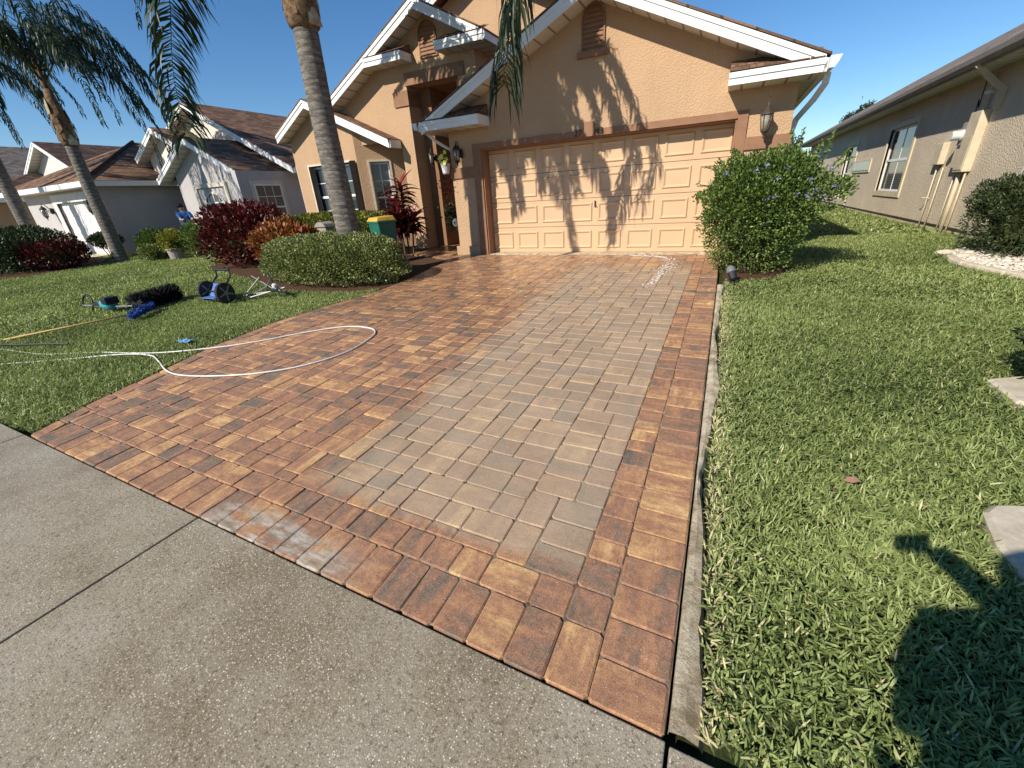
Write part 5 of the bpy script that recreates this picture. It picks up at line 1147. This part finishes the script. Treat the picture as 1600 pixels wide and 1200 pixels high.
# folded tubular stand beside the cart
t = thing('folded_stand', 'folded metal tube stand with black arms on the lawn right of the cart', 'stand', (-7.0, 4.6, G(4.6)))
zg = G(4.6); b = MB()
for p0, p1 in (((-7.5, 4.55, .04), (-6.75, 4.75, .12)), ((-7.45, 4.70, .03), (-6.85, 4.60, .22)), ((-7.25, 4.5, .03), (-6.7, 4.8, .16)), ((-7.3, 4.8, .02), (-6.9, 4.7, .30)), ((-7.35, 4.45, .05), (-7.15, 4.7, .34))): b.tube([(p0[0], p0[1], zg+p0[2]), (p1[0], p1[1], zg+p1[2])], .012, 6)
b.build('tube_leg', 'galv', t)
b = MB()
for p0, p1 in (((-7.35, 4.7, .36), (-6.85, 4.7, .14)), ((-7.05, 4.8, .40), (-6.8, 4.7, .18)), ((-6.85, 4.75, .18), (-6.5, 4.65, .08)), ((-6.9, 4.6, .15), (-6.55, 4.85, .04))): b.tube([(p0[0], p0[1], zg+p0[2]), (p1[0], p1[1], zg+p1[2])], .014, 6)
b.build('arm', 'black_metal', t)
b = MB(); b.lathe((-6.84, 4.72, zg+.13), [(.02, 0), (.045, .02), (.045, .09), (.02, .11)], 12); b.build('joint', 'meter_white', t)
# spray wand half sunk in the grass, blue scrap, leaf
b = MB(); b.tube([(-8.9, 1.75, G(1.7)+.03), (-8.5, 1.86, G(1.8)+.035), (-7.6, 2.15, G(2.1)+.03)], .010, 6); b.box(-8.98, -8.75, 1.70, 1.80, G(1.7)+.0, G(1.7)+.06); tag(b.build('spray_wand', 'black_plastic'), 'black spray wand half sunk in the grass below the yellow broom handle', 'spray wand')
g0_ = gp(290, 536); b = MB(); vs = []; nx_ = 5
for j in range(4):
    for i in range(nx_+1): vs.append((g0_.x-.09+.036*i, g0_.y-.05+.035*j+.01*sin(i*3), g0_.z+.03+.012*sin(i*2.1+j*1.7)))
b.add(vs, [(j*(nx_+1)+i, j*(nx_+1)+i+1, (j+1)*(nx_+1)+i+1, (j+1)*(nx_+1)+i) for j in range(3) for i in range(nx_)]); plain('scrap_blue', (.16, .36, .62), .6); tag(b.build('cloth_scrap', 'scrap_blue'), 'small crumpled light blue scrap on the lawn above the hose', 'cloth')
g0_ = gp(1327, 762); b = MB(); b.add([(g0_.x-.03, g0_.y-.008, g0_.z+.04), (g0_.x, g0_.y-.022, g0_.z+.045), (g0_.x+.035, g0_.y, g0_.z+.05), (g0_.x+.01, g0_.y+.02, g0_.z+.06), (g0_.x-.02, g0_.y+.015, g0_.z+.05)], [(0, 1, 2, 3, 4)]); tag(b.build('fallen_leaf', 'dead_leaf'), 'single curled brown leaf lying on the right lawn', 'leaf')
# recycling bin
bx_, by_ = -6.92, 7.75; zb = G(by_)
t = thing('recycling_bin', 'dark green wheeled bin with a yellow lid between hedge and burgundy plant', 'bin', (bx_, by_, zb))
XB = Matrix.Translation((bx_, by_, zb)) @ Matrix.Rotation(radians(-18), 4, 'Z') @ Matrix.Diagonal((.74, .66, .97, 1))
b = MB(); b.X = XB
lo = [(-.23, -.26, .02), (.23, -.26, .02), (.23, .26, .02), (-.23, .26, .02)]; hi = [(-.29, -.34, .92), (.29, -.34, .92), (.29, .34, .92), (-.29, .34, .92)]
b.add(lo+hi, [(3, 2, 1, 0), (0, 1, 5, 4), (1, 2, 6, 5), (2, 3, 7, 6), (3, 0, 4, 7), (4, 5, 6, 7)]); b.build('body', 'bin_green', t, bevel=.02)
b = MB(); b.X = XB; b.box(-.31, .31, -.36, .34, .90, .945); b.build('rim', 'bin_green', t, bevel=.01)
b = MB(); b.X = XB; b.add([(-.31, -.39, .945), (.31, -.39, .945), (.31, .36, .945), (-.31, .36, .945), (-.25, -.31, 1.03), (.25, -.31, 1.03), (.25, .30, 1.05), (-.25, .30, 1.05)], [(3, 2, 1, 0), (0, 1, 5, 4), (1, 2, 6, 5), (2, 3, 7, 6), (3, 0, 4, 7), (4, 5, 6, 7)]); b.build('lid', 'lid_yellow', t, bevel=.015)
b = MB(); b.X = XB; b.tube([(-.22, .40, .93), (.22, .40, .93)], .018, 8); b.box(-.24, -.20, .33, .41, .90, .95); b.box(.20, .24, .33, .41, .90, .95); b.build('handle', 'bin_green', t)
b = MB(); b.X = XB; b.box(-.10, .14, -.335, -.325, .62, .76); b.build('label_plate', 'bin_green', t)
b = MB(); b.X = XB
for i in range(5): b.box(-.055+i*.036, -.055+i*.036+.022, -.340, -.336, .67, .71)
b.build('label_print', 'label_white', t)
b = MB(); b.X = XB; b.box(-.296, -.288, -.12, .02, .70, .80); b.build('side_mark', 'label_white', t)
for sx_ in (-.26, .26):
    b = MB(); b.X = XB @ Matrix.Translation((sx_, .27, .11)) @ Matrix.Rotation(pi/2, 4, 'Y'); b.lathe((0, 0, -.025), [(.08, 0), (.11, .005), (.11, .045), (.08, .05)], 16); b.build('wheel', 'tyre', t)
# grey utility cover behind the hedge
q = PY(507, 352, 7.6); t = thing('utility_pedestal', 'grey plastic utility pedestal with a domed cap behind the clipped hedge', 'utility box', (q.x, 7.6, G(7.6)))
b = MB(); b.box(q.x-.15, q.x+.15, 7.48, 7.74, G(7.6)-.02, q.z-.03); b.build('body', 'box_grey', t, bevel=.02)
b = MB(); b.prism([(q.x-.18, 7.45, q.z-.03)]+[(q.x-.18+.36*i/8, 7.45, q.z-.03+.11*sin(pi*i/8)**.6) for i in range(1, 8)]+[(q.x+.18, 7.45, q.z-.03)], (0, .32, 0)); b.build('cap', 'box_grey', t)
# flower basket on the pier
q = PY(707, 250, 8.95); t = thing('flower_pot', 'white hanging pot of pale yellow flowers left of the garage lantern', 'flower pot', (-5.72, 8.8, .55))
b = MB(); b.lathe((-5.72, 8.76, .52), [(.06, 0), (.075, .02), (.10, .18), (.11, .19), (.11, .21)], 16); b.build('pot', 'pot_white', t)
b = MB(); b.tube([(-5.66, 8.88, .98), (-5.70, 8.80, 1.0), (-5.72, 8.76, .95), (-5.72, 8.76, .74)], .006, 5); b.build('hanger', 'black_metal', t)
for dx, dy, dz, r_ in ((-.02, -.08, .86, .065), (.07, -.05, .80, .055), (-.09, -.02, .78, .05), (.02, .0, .95, .05), (.05, -.10, .74, .05), (-.14, 0, .84, .045)):
    fb = MB()
    for k in range(7):
        a = 2*pi*k/7; c = Vector((-5.72+dx, 8.76+dy, dz)); u_ = Vector((cos(a), -.25, sin(a))); fb.add([c, c+u_*r_*.7+Vector((-sin(a), 0, cos(a)))*r_*.3, c+u_*r_, c+u_*r_*.7-Vector((-sin(a), 0, cos(a)))*r_*.3], [(0, 1, 2, 3)])
    fb.build('flower', 'flower_yellow', t, loc=(-5.72+dx, 8.76+dy, dz))
P = np.array([-5.72, 8.76, .76])+rng.normal(0, .05, (120, 3)); V, F = leafcloud(P, rng.normal(size=P.shape)+np.array([0, -.3, .2]), .07, .03); npmesh('foliage', V, F, 'green_leaf', t, v=rng.random(240)*.6)
P = np.array([-5.80, 8.85, .30])+rng.normal(0, 1, (160, 3))*np.array([.06, .05, .11]); V, F = leafcloud(P, rng.normal(size=P.shape)+np.array([0, -.3, -.6]), .06, .025); npmesh('trailing_leaves', V, F, 'red_leaf', t, v=rng.random(320)*.5)
# plant stand in the porch corner
t = thing('potted_plant', 'dark leafy plant on a small stand in the shaded porch', 'plant', (-6.05, 9.6, -1.22))
b = MB(); b.lathe((-6.05, 9.6, -1.22), [(.10, 0), (.02, .03), (.02, .45), (.12, .48), (.14, .62), (.12, .62)], 12); b.build('stand', 'galv', t)
P = np.array([-6.08, 9.55, -.42])+rng.normal(0, 1, (500, 3))*np.array([.16, .14, .17]); V, F = leafcloud(P, rng.normal(size=P.shape)+np.array([0, 0, .3]), .10, .045); npmesh('foliage', V, F, 'dark_leaf', t, v=rng.random(1000))
b = MB(); b.lathe((-5.98, 9.35, -.62), [(.05, 0), (.085, .05), (.09, .12), (.05, .18)], 12); b.build('lantern', 'paint_offwhite', t)
# small garden spot lamp at the bush
q = gp(1143, 440); t = thing('garden_spotlight', 'small garden spotlight with clear lens at the foot of the flowering bush', 'lamp', (q.x, q.y, q.z))
b = MB(); b.X = Matrix.Translation((q.x, q.y, q.z+.09)) @ Matrix.Rotation(radians(-35), 4, 'X') @ Matrix.Rotation(radians(-20), 4, 'Y'); b.lathe((0, 0, -.08), [(.02, 0), (.05, .02), (.055, .09), (.06, .12)], 14); b.build('housing', 'black_plastic', t)
b2 = MB(); b2.X = b.X; b2.lathe((0, 0, .04), [(.058, 0), (.062, .02), (.055, .07), (.035, .10), (.01, .11)], 14); b2.build('lens', 'lens_clear', t, smooth=True)
MB().tube([(q.x, q.y, q.z-.03), (q.x, q.y, q.z+.05)], .01, 6).build('stake', 'black_plastic', t)
MB().box(q.x-.06, q.x+.08, q.y-.03, q.y+.03, q.z, q.z+.03).build('base', 'black_plastic', t, bevel=.008)
# soap suds by the door
fp = [gp(*p_) for p_ in ((985, 399), (1010, 400), (1030, 401), (1043, 404), (1049, 410), (1044, 417), (1036, 424), (1030, 432), (1022, 438), (1010, 446))]
fc = crom([tuple(p_) for p_ in fp], 30); n = 380; b = MB()
for i in range(n):
    j = random.randrange(len(fc)); q = fc[j]; wd = .012 if j < 90 else .07 if j < 190 else .045
    if j > 200 and random.random() < .5: continue
    x, y = q[0]+random.gauss(0, wd), q[1]+random.gauss(0, wd*1.4); r_ = random.uniform(.004, .013); k_ = 6; z = G(y)+.001
    b.add([(x+r_*1.3*cos(2*pi*k/k_), y+r_*sin(2*pi*k/k_), z) for k in range(k_)]+[(x, y, z+r_*.45)], [(k, (k+1) % k_, k_) for k in range(k_)])
tag(b.build('soap_suds', 'foam'), 'thin trail of white soap suds on the wet pavers before the garage door', 'suds', kind='stuff')

# gravel bed and edging at the right
b = MB(); b.add([(x, y, G(y)-.012) for x, y in gravel_poly], [tuple(range(len(gravel_poly)))]); gb_ = tag(b.build('gravel_bed', 'mulch'), kind='structure')
n = 5200; xs = rng.uniform(3.1, 4.2, n); ys = rng.uniform(6.4, 9.9, n); ok = inpoly(xs, ys, gravel_poly); xs, ys = xs[ok], ys[ok]; n = len(xs)
ico = np.array([(0, 0, 1), (.9, 0, .1), (.28, .85, .1), (-.72, .53, .1), (-.72, -.53, .1), (.28, -.85, .1)]); fi = [(0, 1, 2), (0, 2, 3), (0, 3, 4), (0, 4, 5), (0, 5, 1)]
sc = rng.uniform(.016, .034, n)[:, None, None]*rng.uniform(.7, 1.3, (n, 1, 3))*np.array([1, 1, .7]); a = rng.uniform(0, 6.3, n); ca, sa = np.cos(a), np.sin(a); L_ = ico[None]*sc
Lx = L_[..., 0]*ca[:, None]-L_[..., 1]*sa[:, None]; Ly = L_[..., 0]*sa[:, None]+L_[..., 1]*ca[:, None]
V = np.stack([Lx+xs[:, None], Ly+ys[:, None], L_[..., 2]+GN(ys)[:, None]-.004+rng.random((n, 1))*.012], -1).reshape(-1, 3); F = (np.array(fi)[None]+np.arange(n)[:, None, None]*6).reshape(-1, 3)
leafmat('pebble', [(0, (.30, .24, .17)), (.4, (.62, .55, .44)), (1, (.80, .76, .68))], .8, 0, .2)
tag(npmesh('pebbles', V, F, 'pebble', v=np.repeat(rng.random(n), 5)), 'pale pebbles filling the bed under the dark shrub', 'gravel', kind='stuff')
ed = [(3.16, 8.60), (3.10, 8.30), (3.13, 8.02), (3.22, 7.75), (3.34, 7.45), (3.52, 7.15), (3.74, 6.86), (4.0, 6.55)]
for i, (p0, p1) in enumerate(zip(ed[:-1], ed[1:])):
    p0, p1 = Vector((*p0, 0)), Vector((*p1, 0)); d = (p1-p0).normalized(); m_ = MB(); z0 = G(p0.y)
    m_.bar(p0+d*.008+Vector((0, 0, z0+.008)), p1-d*.008+Vector((0, 0, G(p1.y)+.008)), .11, .07)
    m_.build('edging_block', 'stone_plain', gb_, loc=p0, bevel=.018)
def rock(par, c, r, seed, name='stone', mat='stone_plain'):
    rr = random.Random(seed); b = MB(); vs = []; n_, m_ = 9, 5
    for i in range(m_+1):
        th = pi*i/m_
        for k in range(n_):
            f_ = 1+rr.uniform(-.16, .16); vs.append((c[0]+r[0]*f_*sin(th)*cos(2*pi*k/n_), c[1]+r[1]*f_*sin(th)*sin(2*pi*k/n_), c[2]+r[2]*cos(th)))
    b.add(vs, [(i*n_+k, i*n_+(k+1) % n_, (i+1)*n_+(k+1) % n_, (i+1)*n_+k) for i in range(m_) for k in range(n_)]); return b.build(name, mat, par, loc=c, smooth=False)
for i, (x, y, rx, ry, rz, lab) in enumerate(((3.22, 8.95, .13, .07, .05, 'flat pale rock at the far left tip of the gravel bed'), (3.48, 8.85, .12, .06, .05, 'small pale rock behind the gravel, nearest the corrugated pipe'), (3.33, 8.62, .14, .08, .05, 'long pale rock lying along the start of the gravel edging'))):
    tag(rock(None, (x, y, G(y)+.01), (rx, ry, rz), i, 'rock'), lab, 'rock', 'rocks at the gravel bed')
def slab_stone(poly, h, label, line=True):
    t = thing('stepping_slab', label, 'concrete slab', (poly[0][0], poly[0][1], G(poly[0][1])), 'concrete slabs in the right lawn'); b = MB(); n = len(poly); cx = sum(p[0] for p in poly)/n; cy = sum(p[1] for p in poly)/n
    top = [(cx+(x-cx)*.965, cy+(y-cy)*.95, G(y)+h) for x, y in poly]; mid = [(x, y, G(y)+h-.018) for x, y in poly]; bot = [(x, y, G(y)-.06) for x, y in poly]
    b.add(top+mid+bot, [tuple(range(n))[::-1]]+[(i, (i+1) % n, n+(i+1) % n, n+i) for i in range(n)]+[(n+i, n+(i+1) % n, 2*n+(i+1) % n, 2*n+i) for i in range(n)]); b.build('slab', 'stone_plain', t)
    if line:
        m_ = MB(); m_.bar((1.42, 2.25, G(2.2)+h+.001), (1.95, 1.75, G(1.75)+h+.001), .006, .004); m_.build('score_line', 'twig', t)
        m_ = MB(); m_.lathe((1.52, 2.235, G(2.2)+h), [(.022, 0), (.022, .002), (.014, .003)], 12); m_.build('lift_hole', 'twig', t)
slab_stone(st1, .022, 'pale concrete slab with a lift hole, half in the photographer\'s shadow'); slab_stone(st2, .02, 'concrete slab at the right edge farther up the lawn, by a shadow', False)
b = MB(); b.tube(crom([tuple(Vector((4.10, 9.75, -.95))), (4.02, 9.72, -1.10), (3.88, 9.65, -1.19), (3.70, 9.5, -1.20)], 12), [.052+.006*(i % 2) for i in range(37)], 10); tag(b.build('drain_pipe', 'black_plastic'), 'black corrugated drain pipe running out from under the dark shrub', 'pipe')
# shrub just outside the frame whose shadow and tips reach in at the right edge
bush('low_shrub', 'low dark shrub at the right edge beside the farther concrete slab', 'shrub', (2.35, 3.72, -1.12), (.42, .38, .34), 4500, .06, .03, 'dark_leaf', lump=.15, seed=21, stems=5)

# ================================================================== people
def skin(name, V, E, Rr, mat, par, sub=2):
    wl = worldloc(par); me = bpy.data.meshes.new(name); me.from_pydata([tuple(Vector(v)-wl) for v in V], E, []); o = bpy.data.objects.new(name, me); link(o, par, wl)
    sm = o.modifiers.new('s', 'SKIN'); sm.use_smooth_shade = True
    for sv, r_ in zip(me.skin_vertices[0].data if me.skin_vertices else [], Rr): sv.radius = (r_, r_) if not hasattr(r_, '__len__') else r_
    if not me.skin_vertices:
        bpy.context.view_layer.objects.active = o
    ss = o.modifiers.new('u', 'SUBSURF'); ss.levels = sub; ss.render_levels = sub; me.materials.append(M[mat]); return o
def ensure_skin(o, Rr):
    me = o.data
    if not me.skin_vertices:
        bm_ = __import__('bmesh').new(); bm_.from_mesh(me); lay = bm_.verts.layers.skin.verify()
        for v, r_ in zip(bm_.verts, Rr): v[lay].radius = (r_, r_) if not hasattr(r_, '__len__') else r_; v[lay].use_root = (v.index == 0)
        bm_.to_mesh(me); bm_.free()
def figure(par, J, sc=1., shirt='cloth_blue', trousers='cloth_dark'):
    """J: joint positions; one continuous body with clothing grown over it"""
    n = ['pelvis', 'waist', 'chest', 'neck', 'headlow', 'head', 'headtop', 'shL', 'elL', 'wrL', 'haL', 'shR', 'elR', 'wrR', 'haR', 'hipL', 'knL', 'anL', 'toL', 'hipR', 'knR', 'anR', 'toR']
    V = [J[k] for k in n]; ix = {k: i for i, k in enumerate(n)}
    E = [('pelvis', 'waist'), ('waist', 'chest'), ('chest', 'neck'), ('neck', 'headlow'), ('headlow', 'head'), ('head', 'headtop'), ('chest', 'shL'), ('shL', 'elL'), ('elL', 'wrL'), ('wrL', 'haL'), ('chest', 'shR'), ('shR', 'elR'), ('elR', 'wrR'), ('wrR', 'haR'), ('pelvis', 'hipL'), ('hipL', 'knL'), ('knL', 'anL'), ('anL', 'toL'), ('pelvis', 'hipR'), ('hipR', 'knR'), ('knR', 'anR'), ('anR', 'toR')]
    R_ = dict(pelvis=.14, waist=.13, chest=.15, neck=.055, headlow=.07, head=.095, headtop=.06, shL=.07, elL=.042, wrL=.028, haL=.032, shR=.07, elR=.062, wrR=.048, haR=.045, hipL=.09, knL=.058, anL=.04, toL=.035, hipR=.09, knR=.058, anR=.04, toR=.035)
    Rr = [R_[k]*sc for k in n]; o = skin('body', V, [(ix[a], ix[b_]) for a, b_ in E], Rr, 'skin', par); ensure_skin(o, Rr)
    def sub(name, keys, edges, rad, mat):
        ii = {k: i for i, k in enumerate(keys)}; VV = [J[k] if k in J else k for k in keys]; Rq = [r_*sc for r_ in rad]
        q = skin(name, VV, [(ii[a], ii[b_]) for a, b_ in edges], Rq, mat, par); ensure_skin(q, Rq)
    J['slL'] = tuple(Vector(J['shL']).lerp(Vector(J['elL']), .8)); J['slR'] = tuple(Vector(J['shR']).lerp(Vector(J['elR']), .8))
    sub('shirt', ['waist', 'pelvis', 'chest', 'shL', 'slL', 'shR', 'slR'], [('waist', 'pelvis'), ('waist', 'chest'), ('chest', 'shL'), ('shL', 'slL'), ('chest', 'shR'), ('shR', 'slR')], [.165, .17, .18, .095, .075, .095, .075], shirt)
    sub('trousers', ['pelvis', 'hipL', 'knL', 'anL', 'hipR', 'knR', 'anR'], [('pelvis', 'hipL'), ('hipL', 'knL'), ('knL', 'anL'), ('pelvis', 'hipR'), ('hipR', 'knR'), ('knR', 'anR')], [.16, .11, .08, .06, .11, .08, .06], trousers)
    for s_ in 'LR':
        a, t_ = Vector(J['an'+s_]), Vector(J['to'+s_]); b = MB(); b.tube([a-(t_-a)*.3-Vector((0, 0, .03)), a.lerp(t_, .4)-Vector((0, 0, .02)), t_-Vector((0, 0, .02))], [.045, .05, .04], 10); b.build('shoe', 'black_plastic', par, smooth=True)
    h = Vector(J['head']); hn = (Vector(J['headtop'])-Vector(J['headlow'])).normalized(); f_ = Vector(J['face']).normalized()
    b = MB(); b.X = Matrix.Translation(h+hn*.035-f_*.015); b.lathe((0, 0, -.05), [(.095, 0), (.112, .04), (.108, .09), (.08, .13), (.03, .152)], 16); b.build('hair', 'hair', par, smooth=True)
    side = f_.cross(Vector((0, 0, 1))).normalized()
    b = MB(); c = h+f_*.098-Vector((0, 0, .01)); b.prism([c-side*.012, c+side*.012, c+Vector((0, 0, .04))], f_*.02); b.build('nose', 'skin', par)
    for q in (-1, 1):
        b = MB(); c = h+f_*.09+side*.033*q+Vector((0, 0, .02)); b.X = Matrix.Translation(c); b.lathe((0, 0, -.006), [(.003, 0), (.010, .006), (.003, .012)], 8); b.build('eye', 'hair', par)
        b = MB(); b.X = Matrix.Translation(h+side*.098*q); b.lathe((0, 0, -.03), [(.005, 0), (.014, .02), (.016, .045), (.005, .06)], 8); b.build('ear', 'skin', par)
    b = MB(); c = h+f_*.092-Vector((0, 0, .04)); b.bar(c-side*.022, c+side*.022, .008, .008); b.build('mouth', 'cloth_dark', par)
def hand(par, w_, d, up, closed=.6, sc=1.):
    """five separate fingers from a palm at w_ pointing along d"""
    w_, d, up = Vector(w_), Vector(d).normalized(), Vector(up).normalized(); s_ = d.cross(up).normalized(); b = MB()
    b.bar(w_, w_+d*.085*sc, .08*sc, .028*sc, up)
    for i, (o_, l_) in enumerate(((-.03, .062), (-.010, .072), (.010, .068), (.030, .052))):
        p = w_+d*.083*sc+s_*o_*sc; q = p+(d*(1-closed*.4)-up*closed*.5)*l_*.5*sc; r_ = q+(d*(.5-closed*.5)-up*(.4+closed*.5))*l_*.6*sc; b.tube([p, q, r_], [.009*sc, .0085*sc, .007*sc], 6)
    p = w_+d*.03*sc-s_*.036*sc; b.tube([p, p-s_*.03*sc+d*.02*sc-up*.01*sc, p-s_*.03*sc+d*.055*sc-up*.03*sc], [.011*sc, .010*sc, .008*sc], 6)
    b.build('hand', 'skin', par)
# photographer standing behind the phone (casts the shadow at the lower right)
t = thing('person', 'person holding up a phone, whose shadow falls on the lower right lawn', 'person', (.22, -.38, -1.5))
J = dict(pelvis=(.24, -.40, -.56), waist=(.24, -.39, -.40), chest=(.23, -.38, -.14), neck=(.24, -.37, .04), headlow=(.26, -.345, .11), head=(.27, -.34, .19), headtop=(.27, -.345, .28), shL=(.04, -.36, -.06), elL=(.00, -.40, -.33), wrL=(.12, -.24, -.46), haL=(.16, -.18, -.47), shR=(.42, -.34, -.06), elR=(.41, -.19, -.19), wrR=(.18, -.02, -.03), haR=(.115, .012, -.01), hipL=(.14, -.40, -.64), knL=(.10, -.38, -1.03), anL=(.08, -.44, -1.42), toL=(.04, -.28, -1.46), hipR=(.34, -.40, -.64), knR=(.38, -.38, -1.03), anR=(.40, -.42, -1.42), toR=(.42, -.26, -1.46), face=(-.3, 1, -.3))
figure(t, J, 1., 'cloth_dark', 'cloth_blue')
hand(t, (.185, -.02, -.03), (-.93, .36, .15), (.1, .6, .75), .8, 1.); hand(t, (.15, -.20, -.465), (.5, .7, -.1), (0, 0, 1), .3)
ph = thing('phone', 'dark smartphone held level at head height by the photographer', 'phone', (.05, -.03, 0))
b = MB(); cc = CF*(-.014)+CR*.052; b.prism([cc-CR*.075-CU*.036, cc+CR*.075-CU*.036, cc+CR*.075+CU*.036, cc-CR*.075+CU*.036], CF*(-.008)); b.build('body', 'phone_black', ph, bevel=.003)
# figure at the neighbour's porch
q = PY(284, 330, 9.9); gx_ = q.x; gz_ = G(9.9); t = thing('person', 'person in a blue shirt bending by the white porch wall beyond the shrubs', 'person', (gx_, 9.9, gz_))
def o3(x, y, z): return (gx_+x, 9.9+y, gz_+z)
J = dict(pelvis=o3(0, 0, .88), waist=o3(.04, 0, 1.02), chest=o3(.10, -.02, 1.24), neck=o3(.10, -.02, 1.40), headlow=o3(.09, -.03, 1.46), head=o3(.07, -.04, 1.55), headtop=o3(.06, -.04, 1.64), shL=o3(-.02, -.14, 1.33), elL=o3(.20, -.24, 1.12), wrL=o3(.45, -.22, 1.14), haL=o3(.52, -.22, 1.15), shR=o3(.22, .10, 1.33), elR=o3(.34, .12, 1.10), wrR=o3(.52, .0, 1.08), haR=o3(.60, -.03, 1.08), hipL=o3(-.02, -.10, .82), knL=o3(.05, -.14, .46), anL=o3(0, -.14, .08), toL=o3(.14, -.18, .04), hipR=o3(.04, .10, .82), knR=o3(.16, .12, .46), anR=o3(.12, .14, .08), toR=o3(.28, .12, .04), face=(1, -.4, -.3))
figure(t, J, 1., 'cloth_blue', 'cloth_dark'); hand(t, o3(.45, -.22, 1.14), (1, 0, 0), (0, 0, 1)); hand(t, o3(.52, 0, 1.08), (1, -.3, 0), (0, 0, 1))
